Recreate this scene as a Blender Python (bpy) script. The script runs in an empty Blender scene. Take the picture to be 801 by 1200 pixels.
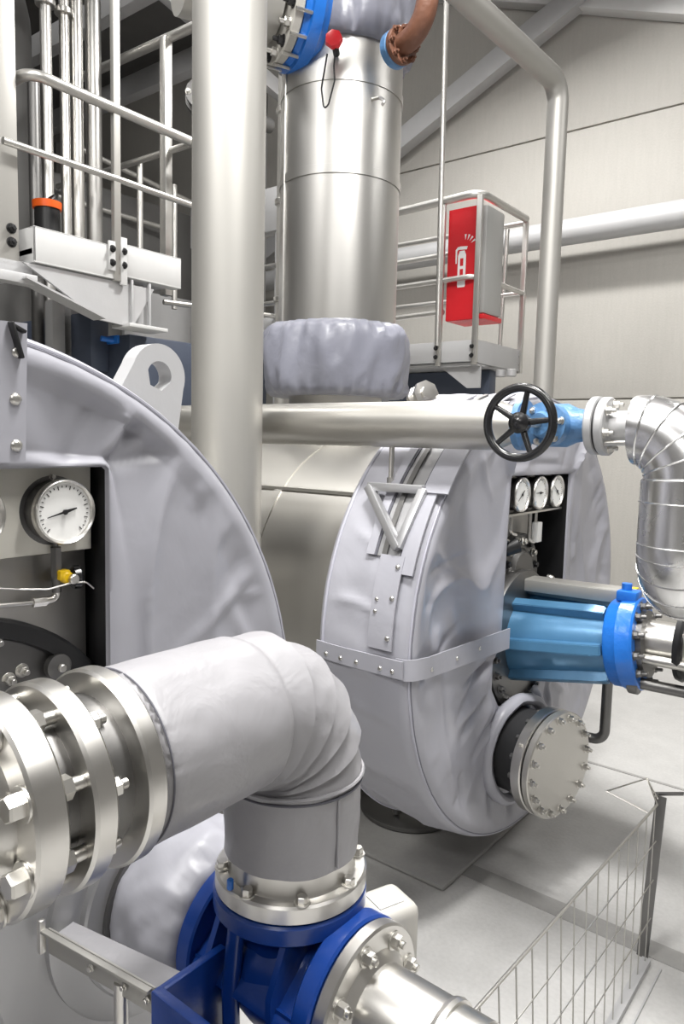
import bpy, bmesh, math, random
from mathutils import Vector, Matrix, noise
random.seed(7)
PI = math.pi
COL = bpy.context.scene.collection
V = Vector

# ------------------------------------------------------------------ materials
MATS = {}
def mat(name, col, rough=.5, metal=0., var=0., scale=6., bump=0., bscale=30., stretch=None, spec=None, rvar=0., coat=0., dist=0.):
    m = bpy.data.materials.new(name); m.use_nodes = True
    nt = m.node_tree; b = nt.nodes['Principled BSDF']
    b.inputs['Base Color'].default_value = (*col, 1); b.inputs['Roughness'].default_value = rough
    b.inputs['Metallic'].default_value = metal
    if spec is not None: b.inputs['Specular IOR Level'].default_value = spec
    if coat: b.inputs['Coat Weight'].default_value = coat; b.inputs['Coat Roughness'].default_value = .15
    tc = nt.nodes.new('ShaderNodeTexCoord'); mp = nt.nodes.new('ShaderNodeMapping')
    nt.links.new(tc.outputs['Object'], mp.inputs['Vector'])
    if stretch: mp.inputs['Scale'].default_value = stretch
    if var or rvar:
        n = nt.nodes.new('ShaderNodeTexNoise'); n.inputs['Scale'].default_value = scale; n.inputs['Detail'].default_value = 6
        nt.links.new(mp.outputs[0], n.inputs['Vector'])
        if var:
            r = nt.nodes.new('ShaderNodeMix'); r.data_type = 'RGBA'
            r.inputs[6].default_value = (*[c*(1-var) for c in col], 1); r.inputs[7].default_value = (*[min(1, c*(1+var)) for c in col], 1)
            nt.links.new(n.outputs['Fac'], r.inputs[0]); nt.links.new(r.outputs[2], b.inputs['Base Color'])
        if rvar:
            q = nt.nodes.new('ShaderNodeMapRange'); q.inputs[3].default_value = max(.02, rough-rvar); q.inputs[4].default_value = min(1, rough+rvar)
            q.inputs[1].default_value = .3; q.inputs[2].default_value = .7
            nt.links.new(n.outputs['Fac'], q.inputs[0]); nt.links.new(q.outputs[0], b.inputs['Roughness'])
    if bump:
        n2 = nt.nodes.new('ShaderNodeTexNoise'); n2.inputs['Scale'].default_value = bscale; n2.inputs['Detail'].default_value = 4; n2.inputs['Distortion'].default_value = dist
        nt.links.new(mp.outputs[0], n2.inputs['Vector'])
        bp = nt.nodes.new('ShaderNodeBump'); bp.inputs['Strength'].default_value = bump; bp.inputs['Distance'].default_value = .02
        nt.links.new(n2.outputs['Fac'], bp.inputs['Height']); nt.links.new(bp.outputs[0], b.inputs['Normal'])
    MATS[name] = m
    return m
fabric = mat('grey_coated_fabric', (.37, .37, .41), .38, 0, .04, 4, .22, 4.5, spec=.55, rvar=.06, dist=.6)
fabric_pipe = mat('pipe_wrap_fabric', (.31, .305, .32), .38, 0, .07, 7, .3, 9, spec=.5, dist=.8)
fabric_dark = mat('dark_grey_fabric', (.22, .225, .27), .38, 0, .08, 6, .3, 6, spec=.55, dist=.8)
piping_m = mat('seam_piping', (.42, .42, .48), .5)
seamline = mat('grey_seam_thread', (.19, .19, .22), .6)  # darker grey line along the corner seam
seam_shade_m = mat('dark_seam_and_shade', (.10, .10, .12), .7)
steel = mat('brushed_steel', (.56, .55, .53), .40, 1, .05, 5, 0, 60, stretch=(1, 1, .1), rvar=.04)
steel_satin = mat('satin_steel_pipe', (.56, .545, .51), .40, .9, .05, 3, 0, 40, rvar=.05)
steel_pipe = mat('pale_satin_pipe', (.44, .43, .405), .50, .65, .04, 2.5, 0, 30, rvar=.03)
steel_mach = mat('machined_steel', (.68, .665, .635), .32, 1, .04, 10, 0, 70, rvar=.04)
steel_dark = mat('dull_steel', (.20, .197, .193), .42, .9, .12, 8, .03, 30)
casing = mat('grey_casing_paint', (.42, .42, .43), .36, .6, .06, 6)
zinc = mat('zinc_bolt', (.66, .645, .61), .34, 1, .08, 60)
clad = mat('aluminium_cladding', (.74, .74, .74), .27, 1, .04, 5, 0, 14, rvar=.03)
galv = mat('galvanised_paint', (.47, .47, .475), .5, .2, .06, 9, .03, 40)
rail_m = mat('railing_steel', (.55, .54, .515), .38, .85, .08, 14, .03, 50)
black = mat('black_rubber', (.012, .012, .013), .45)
black_gloss = mat('black_enamel', (.012, .012, .013), .22, 0, spec=.6)
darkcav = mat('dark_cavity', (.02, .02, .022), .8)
blue = mat('blue_enamel', (.007, .043, .235), .28, 0, .15, 10, .04, 40, spec=.6)
blue_br = mat('bright_blue_enamel', (.015, .16, .60), .3, 0, .18, 8, .15, 40, spec=.6)
blue_tape = mat('steel_blue_coating', (.075, .21, .37), .3, .25, .3, 6, .08, 14, spec=.6)
blue_worn = mat('worn_blue_paint', (.09, .21, .40), .4, 0, .35, 18, .25, 40)
blue_dark = mat('dark_blue_grey_paint', (.055, .068, .10), .5, 0, .1, 5)
cream = mat('cream_panel', (.74, .72, .65), .4, 0, .05, 7)
beige = mat('beige_casting', (.46, .445, .41), .38, 0, .05, 10)
white = mat('white_dial', (.86, .86, .84), .35)
white_matt = mat('white_print', (.85, .85, .85), .6)
yellow = mat('yellow_plastic', (.85, .55, .01), .35)
red = mat('red_vinyl', (.62, .012, .02), .4, 0, .12, 6, .2, 10)
redpaint = mat('red_enamel', (.70, .02, .03), .3)
orange = mat('orange_plastic', (.85, .12, .01), .4)
rust = mat('rusty_brown_paint', (.15, .062, .035), .55, 0, .35, 14, .2, 40)
greyclear = mat('grey_vinyl', (.36, .36, .35), .4, 0, .06, 5)
paint_w = mat('white_paint', (.58, .58, .575), .45, 0, .05, 8)
darkmach = mat('dark_machine_paint', (.10, .098, .095), .5, 0, .15, 5)

def concrete(name, col, var, streak, rough):
    m = bpy.data.materials.new(name); m.use_nodes = True; nt = m.node_tree; b = nt.nodes['Principled BSDF']
    tc = nt.nodes.new('ShaderNodeTexCoord')
    def nz(sc, st, det=6):
        mp = nt.nodes.new('ShaderNodeMapping'); mp.inputs['Scale'].default_value = st; nt.links.new(tc.outputs['Object'], mp.inputs[0])
        n = nt.nodes.new('ShaderNodeTexNoise'); n.inputs['Scale'].default_value = sc; n.inputs['Detail'].default_value = det
        nt.links.new(mp.outputs[0], n.inputs['Vector']); return n
    a = nz(1.2, (1, 1, 1)); c = nz(9, streak); d = nz(60, (1, 1, 1), 3)
    ad = nt.nodes.new('ShaderNodeMath'); ad.operation = 'ADD'; nt.links.new(a.outputs[0], ad.inputs[0]); nt.links.new(c.outputs[0], ad.inputs[1])
    ad2 = nt.nodes.new('ShaderNodeMath'); ad2.operation = 'ADD'; nt.links.new(ad.outputs[0], ad2.inputs[0]); nt.links.new(d.outputs[0], ad2.inputs[1])
    mr = nt.nodes.new('ShaderNodeMapRange'); mr.inputs[1].default_value = .9; mr.inputs[2].default_value = 2.1; nt.links.new(ad2.outputs[0], mr.inputs[0])
    mx = nt.nodes.new('ShaderNodeMix'); mx.data_type = 'RGBA'
    mx.inputs[6].default_value = (*[x*(1-var) for x in col], 1); mx.inputs[7].default_value = (*[x*(1+var) for x in col], 1)
    nt.links.new(mr.outputs[0], mx.inputs[0]); nt.links.new(mx.outputs[2], b.inputs['Base Color'])
    b.inputs['Roughness'].default_value = rough
    bp = nt.nodes.new('ShaderNodeBump'); bp.inputs['Strength'].default_value = .15; bp.inputs['Distance'].default_value = .01
    nt.links.new(ad2.outputs[0], bp.inputs['Height']); nt.links.new(bp.outputs[0], b.inputs['Normal'])
    return m
wall_m = concrete('concrete_wall_panel', (.43, .415, .385), .07, (4, 4, .5), .75)
walld_m = concrete('dark_hall_cladding', (.17, .165, .16), .05, (1, 1, 1), .7)
floor_m = concrete('painted_concrete_floor', (.50, .495, .485), .14, (1, 1, 1), .42)
plinth_m = concrete('concrete_plinth', (.33, .325, .315), .10, (1, 1, 1), .5)
ceil_m = concrete('grey_roof_sheet', (.20, .195, .19), .05, (1, 1, 1), .7)

# ------------------------------------------------------------------ object helpers
def thing(name, label, cat, loc, group=None):
    o = bpy.data.objects.new(name, None); COL.objects.link(o); o.location = loc; o.empty_display_size = .05
    o['label'] = label; o['category'] = cat
    if group: o['group'] = group
    return o
def root_loc(o):
    p = V((0, 0, 0))
    while o is not None: p += o.location; o = o.parent
    return p
def obj(name, bm, m, parent=None, sharp=38, label=None):
    bmesh.ops.recalc_face_normals(bm, faces=bm.faces)
    for f in bm.faces: f.smooth = True
    a = math.radians(sharp)
    for e in bm.edges:
        if len(e.link_faces) == 2 and e.calc_face_angle(0) > a: e.smooth = False
    me = bpy.data.meshes.new(name); bm.to_mesh(me); bm.free(); me.materials.append(m)
    o = bpy.data.objects.new(name, me); COL.objects.link(o)
    if parent is not None:
        o.parent = parent; o.location = -root_loc(parent)
    if label: o['label'] = label
    return o
def tag(o, label, cat, group=None):
    o['label'] = label; o['category'] = cat
    if group: o['group'] = group
    return o
def struct(name, bm, m):
    o = obj(name, bm, m); o['kind'] = 'structure'; return o
def B(): return bmesh.new()

def basis(ax):
    ax = V(ax).normalized(); ref = V((0, 0, 1)) if abs(ax.z) < .9 else V((1, 0, 0))
    u = ref.cross(ax).normalized(); v = ax.cross(u); return ax, u, v
def lathe(bm, c, ax, prof, n=40, disp=None):
    """revolve (t, r) profile about axis ax through c"""
    ax, u, v = basis(ax); c = V(c); rows = []
    for t, r in prof:
        if r < 1e-6: rows.append([bm.verts.new(c+ax*t)])
        else:
            row = []
            for k in range(n):
                a = 2*PI*k/n; rr = r+(disp(t, a) if disp else 0)
                row.append(bm.verts.new(c+ax*t+(u*math.cos(a)+v*math.sin(a))*rr))
            rows.append(row)
    for a, b in zip(rows, rows[1:]):
        for k in range(n):
            k2 = (k+1) % n
            if len(a) == 1 and len(b) == 1: continue
            if len(a) == 1: bm.faces.new((a[0], b[k], b[k2]))
            elif len(b) == 1: bm.faces.new((a[k], a[k2], b[0]))
            else: bm.faces.new((a[k], a[k2], b[k2], b[k]))
    return bm
def disc(bm, c, ax, r, t0, t1, n=40, bev=.004, r0=0):
    """solid disc/ring from t0 to t1 along the axis, hole radius r0"""
    if r0: return lathe(bm, c, ax, [(t0, r0), (t0, r-bev), (t0+bev, r), (t1-bev, r), (t1, r-bev), (t1, r0), (t0, r0)], n)
    return lathe(bm, c, ax, [(t0, 0), (t0, r-bev), (t0+bev, r), (t1-bev, r), (t1, r-bev), (t1, 0)], n)
def fillet(pts, rad, n=10):
    pts = [V(p) for p in pts]; out = [pts[0]]
    for i in range(1, len(pts)-1):
        a, p, b = pts[i-1], pts[i], pts[i+1]
        d1 = (a-p).normalized(); d2 = (b-p).normalized(); ang = d1.angle(d2)
        if ang > PI-.02: out.append(p); continue
        t = min(rad/math.tan(ang/2), (a-p).length*.49 if i > 1 else (a-p).length*.98, (b-p).length*.98 if i == len(pts)-2 else (b-p).length*.49)
        r = t*math.tan(ang/2); bis = (d1+d2).normalized(); cen = p+bis*(r/math.sin(ang/2))
        s = p+d1*t-cen; e = p+d2*t-cen; tot = s.angle(e); axv = s.cross(e).normalized()
        for k in range(n+1): out.append(cen+Matrix.Rotation(tot*k/n, 3, axv) @ s)
    out.append(pts[-1]); return out
def tube(bm, pts, r, n=14, cap=True, disp=None):
    """sweep; r is a number or a list; disp(i, a)"""
    pts = [V(p) for p in pts]; N = len(pts)
    T = [(pts[min(i+1, N-1)]-pts[max(i-1, 0)]).normalized() for i in range(N)]
    _, u, v = basis(T[0]); rows = []
    for i in range(N):
        if i:
            q = T[i-1].rotation_difference(T[i]); u = q @ u; u = (u-T[i]*u.dot(T[i])).normalized()
        v = T[i].cross(u); rr = r[i] if isinstance(r, (list, tuple)) else r
        rows.append([bm.verts.new(pts[i]+(u*math.cos(2*PI*k/n)+v*math.sin(2*PI*k/n))*(rr+(disp(i, 2*PI*k/n) if disp else 0))) for k in range(n)])
    for a, b in zip(rows, rows[1:]):
        for k in range(n): bm.faces.new((a[k], a[(k+1) % n], b[(k+1) % n], b[k]))
    if cap:
        bm.faces.new(rows[0][::-1]); bm.faces.new(rows[-1])
    return bm
def box(bm, lo, hi, bev=0., M=None, seg=2):
    lo, hi = V(lo), V(hi)
    r = bmesh.ops.create_cube(bm, size=1); vs = r['verts']
    bmesh.ops.scale(bm, vec=hi-lo, verts=vs); bmesh.ops.translate(bm, vec=(lo+hi)/2, verts=vs)
    if bev:
        es = list({e for v_ in vs for e in v_.link_edges})
        r2 = bmesh.ops.bevel(bm, geom=es, offset=bev, segments=seg, affect='EDGES', profile=.5)
        vs = list({v_ for f in r2['faces'] for v_ in f.verts} | {v_ for v_ in vs if v_.is_valid})
    if M is not None: bmesh.ops.transform(bm, matrix=M, verts=vs)
    return bm
def bar(bm, a, b, w, h, up=(0, 0, 1), bev=0.):
    """rectangular bar between two points"""
    a, b = V(a), V(b); d = (b-a); L = d.length; d.normalize(); up = V(up)
    s = d.cross(up).normalized(); t = s.cross(d)
    M = Matrix((d, s, t)).transposed().to_4x4(); M.translation = (a+b)/2
    return box(bm, (-L/2, -w/2, -h/2), (L/2, w/2, h/2), bev, M)
def prism(bm, poly, vec):
    """extrude a planar 3D polygon by vec"""
    vec = V(vec); a = [bm.verts.new(V(p)) for p in poly]; b = [bm.verts.new(V(p)+vec) for p in poly]; n = len(a)
    bm.faces.new(a); bm.faces.new(b[::-1])
    for i in range(n): bm.faces.new((a[i], a[(i+1) % n], b[(i+1) % n], b[i]))
    return bm
_bolts = {}
def bolt(parent, c, ax, s=.016, shank=.012, m=None, name='bolt', washer=True):
    """hex head of across-corner radius s/2*1.15 sitting at c and standing out along ax"""
    m = m or zinc; ax = V(ax).normalized(); key = (round(s, 4), round(shank, 4), m.name, name, washer)
    if key not in _bolts:
        bm = B(); r = s*.577
        if washer: disc(bm, (0, 0, 0), (0, 0, 1), s*.78, 0, s*.12, 20, s*.02)
        z0 = s*.12 if washer else 0
        lathe(bm, (0, 0, 0), (0, 0, 1), [(z0, 0), (z0, r), (z0+s*.55, r), (z0+s*.65, r*.86), (z0+s*.65, 0)], 6)
        if shank: lathe(bm, (0, 0, 0), (0, 0, 1), [(z0+s*.6, 0), (z0+s*.6, s*.3), (z0+s*.65+shank, s*.3), (z0+s*.7+shank, s*.24), (z0+s*.7+shank, 0)], 12)
        o = obj(name, bm, m, None, 30); _bolts[key] = o.data; bpy.data.objects.remove(o)
    o = bpy.data.objects.new(name, _bolts[key]); COL.objects.link(o); o.parent = parent
    o.rotation_mode = 'QUATERNION'; o.rotation_quaternion = V((0, 0, 1)).rotation_difference(ax)
    o.location = V(c)-root_loc(parent)
    return o
def bolts(parent, c, ax, R, n, s=.016, shank=.012, m=None, ph=0., name='bolt'):
    axn, u, v = basis(ax)
    for k in range(n):
        a = 2*PI*k/n+ph; bolt(parent, V(c)+(u*math.cos(a)+v*math.sin(a))*R, ax, s, shank, m, name)
def nz(x, y, z): return noise.noise(V((x, y, z)))

# ------------------------------------------------------------------ the hall
def room():
    XA, XB, YA, YB = -11., 4.2, -5.5, 6.8
    bm = B(); box(bm, (XA, YA, -.2), (XB, YB, 0)); struct('floor', bm, floor_m)
    bm = B()
    # wall of stacked precast panels with shallow joints
    for z0, z1 in ((0, 2.262), (2.276, 4.72), (4.734, 7.2), (7.214, 9.7)): box(bm, (XA, YB, z0), (XB, YB+.2, z1), .006)
    box(bm, (XA, YB+.03, 0), (XB, YB+.25, 9.7)); struct('wall_right', bm, wall_m)
    bm = B(); box(bm, (XA-.2, YA, 0), (XA, YB, 9.7)); struct('wall_back', bm, walld_m)
    bm = B(); box(bm, (XB, YA, 0), (XB+.2, YB, 9.7)); struct('wall_front', bm, walld_m)
    bm = B(); box(bm, (XA, YA-.2, 0), (XB, YA, 9.7)); struct('wall_left', bm, walld_m)
    # sloping roof sheet: rises towards -X
    zr = lambda x: 5.78-.393*(x+1.856)
    bm = B(); prism(bm, [(XA, YA, zr(XA)), (XB, YA, zr(XB)), (XB, YA, zr(XB)+.2), (XA, YA, zr(XA)+.2)], (0, YB-YA, 0)); struct('ceiling', bm, ceil_m)
    # roof rafter against the wall and the diagonal wall brace, both angle sections
    bm = B(); bar(bm, (-6.5, 6.7, 7.25), (2.5, 6.7, 3.72), .16, .11, (0, 0, 1), .006); struct('trim_1', bm, paint_w)
    bm = B(); bar(bm, (-7.4, 6.56, 3.7), (-2.5, 6.56, 5.88), .02, .20, (0, 0, 1), .003); bar(bm, (-7.4, 6.64, 3.62), (-2.5, 6.64, 5.80), .16, .02, (0, 0, 1), .003)
    struct('trim_2', bm, galv)
    # raised plinth under the machine, then a floor joint and a darker floor band
    bm = B(); box(bm, (-5.2, 2.5, 0), (-1.4, 3.55, .025), .012); struct('trim_3', bm, plinth_m)
    bm = B(); box(bm, (-6, 4.125, 0), (4, 4.145, .004)); box(bm, (-1.42, 2.66, 0), (1.5, 2.76, .002)); struct('trim_4', bm, plinth_m)
room()

# ------------------------------------------------------------------ the two insulated machines
def hole_ray(poly, hc, d):
    best = 1e9
    for i in range(len(poly)):
        a = V(poly[i])-V(hc); b = V(poly[(i+1) % len(poly)])-V(hc); e = b-a
        den = d.x*e.y-d.y*e.x
        if abs(den) < 1e-9: continue
        t = (a.x*e.y-a.y*e.x)/den; s = (a.x*d.y-a.y*d.x)/den
        if t > 0 and -1e-6 <= s <= 1+1e-6: best = min(best, t)
    return best
def cover(parent, xf, xb, cy, cz, ry, rz, poly, hc, seed, rsh=.74, nA=440, nR=44):
    bm = B(); rows = []; lin = []; bev = .055
    rnd = random.Random(int(seed*10)); cr = []
    for i in range(54):
        a = 2*PI*(i+rnd.uniform(-.35, .35))/54; l = rnd.uniform(.06, .17) if rnd.random() < .7 else rnd.uniform(.2, .42); a2 = a+rnd.uniform(-.5, .5)
        p0 = V((cy+(ry-.045)*math.cos(a), cz+(rz-.045)*math.sin(a))); p1 = p0-V((math.cos(a2), math.sin(a2)))*l
        cr.append((p0, p1-p0, l*l, rnd.uniform(.010, .024), rnd.uniform(-.013, .010)))
    for q in poly:
        for i in range(3):
            o = (V(q)-V(hc)).normalized(); a2 = math.atan2(o.y, o.x)+rnd.uniform(-.7, .7); l = rnd.uniform(.12, .32)
            p0 = V(q)+o*.01; e_ = V((math.cos(a2), math.sin(a2)))*l; cr.append((p0, e_, l*l, rnd.uniform(.012, .022), rnd.choice((-1, 1))*rnd.uniform(.016, .028)))
    for i in range(26):
        a = rnd.uniform(0, 2*PI); rr = rnd.uniform(.5, .9); p0 = V((cy+ry*rr*math.cos(a), cz+rz*rr*math.sin(a))); a2 = a+rnd.uniform(.6, 2.4); l = rnd.uniform(.12, .4)
        cr.append((p0, V((math.cos(a2), math.sin(a2)))*l, l*l, rnd.uniform(.018, .04), rnd.uniform(-.016, .016)))
    def crease(p):
        x = 0
        for p0, e_, l2, w_, am in cr:
            d_ = p-p0; t_ = d_.dot(e_)/l2
            if -.15 < t_ < 1.15:
                tc_ = min(1, max(0, t_)); dd = (d_-e_*tc_).length/w_
                if dd < 2.6: x += am*math.exp(-dd*dd)*min(1, (1.15-t_)*1.4)*min(1, (t_+.15)*6)
        return x
    cen = V((cy, cz))
    for k in range(nA):
        a = 2*PI*k/nA; ca, sa = math.cos(a), math.sin(a)
        O = V((cy+(ry-bev)*ca, cz+(rz-bev)*sa)); dn = V((ca/ry, sa/rz)).normalized()
        d = (O-V(hc)); L = d.length; d = d/L; h = min(hole_ray(poly, hc, d), L-.02); I = V(hc)+d*h
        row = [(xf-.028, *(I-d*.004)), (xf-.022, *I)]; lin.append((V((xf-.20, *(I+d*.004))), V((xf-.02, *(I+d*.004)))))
        for j in range(nR+1):
            s = j/nR; p = I+(O-I)*s; x = xf
            w1 = min(1, s*6)*min(1, (1-s)*5+.15)
            # big soft folds plus gathered pleats along the seam
            q0 = nz(p.x*1.3+seed, p.y*1.3, 5.); q1 = nz(p.x*1.3, p.y*1.3+seed, 9.)
            x += .026*w1*nz(p.x*2.3+seed, p.y*2.3, .3)
            x += .016*w1*(max(0, 1-abs(nz(p.x*1.9+seed+q0, p.y*1.9+q1, 7.7))*3.2)**2)
            x += crease(p)*min(1, s*8)*min(1, (1-s)*10)
            x += .008*math.exp(-(1-s)*6)*nz(a*8, s*2, seed)
            x -= .022*w1
            x -= .018*math.exp(-s*14)
            row.append((x, p.x, p.y))
        for q in range(1, 6):
            g = q/5*PI/2; e = O+dn*bev*math.sin(g); row.append((xf-bev+bev*math.cos(g), e.x, e.y))
        e = O+dn*bev
        for q in range(1, 15):
            x = xf-bev+(xb+.03-xf+bev)*q/14; w = math.sin(PI*q/14)
            f = .016*w*nz(x*4+seed, a*4, 1.)+.009*w*nz(x*9, a*10, seed)+.012*w*max(0, 1-abs(nz(x*3, a*5+seed, 4))*3)**2
            row.append((x, e.x+dn.x*f, e.y+dn.y*f))
        for q in range(1, 4):
            g = q/3*PI/2; p = e-dn*.03*(1-math.cos(g)); row.append((xb+.03-.03*math.sin(g), p.x, p.y))
        for s in (.5, 1): p = cen+V((ca, sa))*rsh; p = (e-dn*.03).lerp(p, s); row.append((xb, p.x, p.y))
        rows.append([bm.verts.new(p) for p in row])
    for k in range(nA):
        a, b = rows[k], rows[(k+1) % nA]
        for j in range(len(a)-1): bm.faces.new((a[j], a[j+1], b[j+1], b[j]))
    c = obj('insulation_cover', bm, fabric, parent, 70)
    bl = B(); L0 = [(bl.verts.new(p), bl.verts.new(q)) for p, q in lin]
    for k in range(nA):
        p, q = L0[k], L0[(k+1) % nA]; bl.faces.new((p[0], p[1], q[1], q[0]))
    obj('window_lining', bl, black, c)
    # stitched piping round the front corner and round the back edge
    def ring(off, x, r, m, nm):
        b2 = B(); n = 180
        P = [V((x+.002*nz(i*.9, seed, 4), cy+(ry+off)*math.cos(2*PI*i/n), cz+(rz+off)*math.sin(2*PI*i/n))) for i in range(n+1)]
        tube(b2, P, r, 6, False); return obj(nm, b2, m, c)
    ring(-.016, xf-.016, .0045, piping_m, 'seam_piping'); ring(-.022, xf-.012, .0026, seamline, 'seam_stitching')
    ring(.0, xb+.03, .006, piping_m, 'seam_piping')
    return c
def gauge(parent, c, r, ang, depth=.05):
    """dial gauge facing +X"""
    g = B(); c = V(c); disc(g, c, (1, 0, 0), r*1.16, -depth-.008, -depth, 40, .002)
    lathe(g, c, (1, 0, 0), [(-depth, r*.97), (-.01, r*.97)], 40)
    go = obj('pressure_gauge', g, steel_dark, parent)
    bz = B(); lathe(bz, c, (1, 0, 0), [(-.018, r*.98), (-.012, r*1.04), (.002, r*1.04), (.005, r), (.002, r*.93), (-.004, r*.92)], 40); obj('bezel', bz, steel_mach, go, 60)
    d = B(); lathe(d, c, (1, 0, 0), [(-.012, 0), (-.004, 0), (-.004, r*.93)], 40); obj('dial', d, white, go)
    nd = B()
    def hand(a, l, w):
        t = V((0, math.cos(a), math.sin(a))); s = V((0, -t.z, t.y)); q = c+V((-.0015, 0, 0))
        prism(nd, [q+s*w, q+t*l+s*w*.35, q+t*l-s*w*.35, q-s*w], (.001, 0, 0))
    hand(ang, r*.62, r*.035); hand(ang+PI, r*.42, r*.06); disc(nd, c+V((-.002, 0, 0)), (1, 0, 0), r*.09, 0, .004, 14, .001)
    for k in range(28):
        a = -PI*.25+PI*1.5*k/27; t = V((0, math.cos(a), math.sin(a))); s = V((0, -t.z, t.y)); l = .12 if k % 3 == 0 else .06
        q = c+V((-.0035, 0, 0)); prism(nd, [q+t*r*.84+s*r*.012, q+t*r*(.84-l)+s*r*.012, q+t*r*(.84-l)-s*r*.012, q+t*r*.84-s*r*.012], (.0008, 0, 0))
    obj('needle', nd, black, go)
    bolt(go, c+V((-depth, 0, r*1.08)), (1, 0, 0), r*.14, 0)
    return go
def lug(parent, x, y, z, r, hr, base, th=.05, rot=0.):
    """lifting eye: plate facing X with a round hole, drop legs to base point"""
    bm = B(); n = 24; out = []; inn = []
    R = Matrix.Rotation(rot, 2)
    pts = []
    for k in range(n+1):
        a = PI*k/n; pts.append(V((r*math.cos(a), r*math.sin(a))))
    pts += [V((-r*1.5, -base)), V((r*1.5, -base))]
    N = len(pts)
    for s in (0, 1):
        xo = x+(s-.5)*th
        O_, I_ = [], []
        for p in pts:
            q = R @ p; O_.append(bm.verts.new((xo, y+q.x, z+q.y)))
            d = R @ p.normalized(); I_.append(bm.verts.new((xo, y+d.x*hr, z+d.y*hr)))
        out.append(O_); inn.append(I_)
    for i in range(N):
        j = (i+1) % N
        for s in (0, 1): bm.faces.new((out[s][i], out[s][j], inn[s][j], inn[s][i]))
        bm.faces.new((out[0][i], out[0][j], out[1][j], out[1][i])); bm.faces.new((inn[0][i], inn[0][j], inn[1][j], inn[1][i]))
    return obj('lifting_lug', bm, galv, parent, 40)
def snap(parent, c, ax, r=.009):
    bm = B(); lathe(bm, c, ax, [(0, r), (r*.35, r*.85), (r*.5, r*.5), (r*.55, 0)], 14); return obj('snap_fastener', bm, zinc, parent, 60)
def strip(pts_a, pts_b, th, nrm):
    """cloth flap: ribbon between two polylines with thickness along nrm(i)"""
    bm = B(); A = []
    for i, (a, b) in enumerate(zip(pts_a, pts_b)):
        n_ = nrm(i) if callable(nrm) else V(nrm); a, b = V(a), V(b)
        A.append([bm.verts.new(a), bm.verts.new(b), bm.verts.new(b+n_*th), bm.verts.new(a+n_*th)])
    for p, q in zip(A, A[1:]):
        for k in range(4): bm.faces.new((p[k], p[(k+1) % 4], q[(k+1) % 4], q[k]))
    bm.faces.new(A[0]); bm.faces.new(A[-1][::-1]); return bm

XF, XB = -1.26, -1.665
def shell(parent, cy, cz, r, x0, zstep):
    bm = B(); lathe(bm, (0, cy, cz), (1, 0, 0), [(x0, 0), (x0, r-.03), (x0+.03, r), (-1.5, r), (-1.5, r-.02), (-1.46, r-.02), (-1.46, 0)], 96)
    s = obj('shell', bm, steel_satin, parent)
    b = B(); lathe(b, (0, cy, cz), (1, 0, 0), [(-2.30, r-.002), (-2.30, r+.006), (-2.26, r+.006), (-2.26, r-.002)], 96); obj('shell_band', b, steel_satin, s)
    # longitudinal lap of the cladding
    b = B(); a = math.radians(137)
    for da in (0,): box(b, (x0+.02, cy+(r+.002)*math.cos(a)-.014, cz+(r+.002)*math.sin(a)-.01), (-1.66, cy+(r+.002)*math.cos(a)+.006, cz+(r+.002)*math.sin(a)+.004)); 
    obj('cladding_lap', b, steel_satin, s)
    return s

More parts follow.
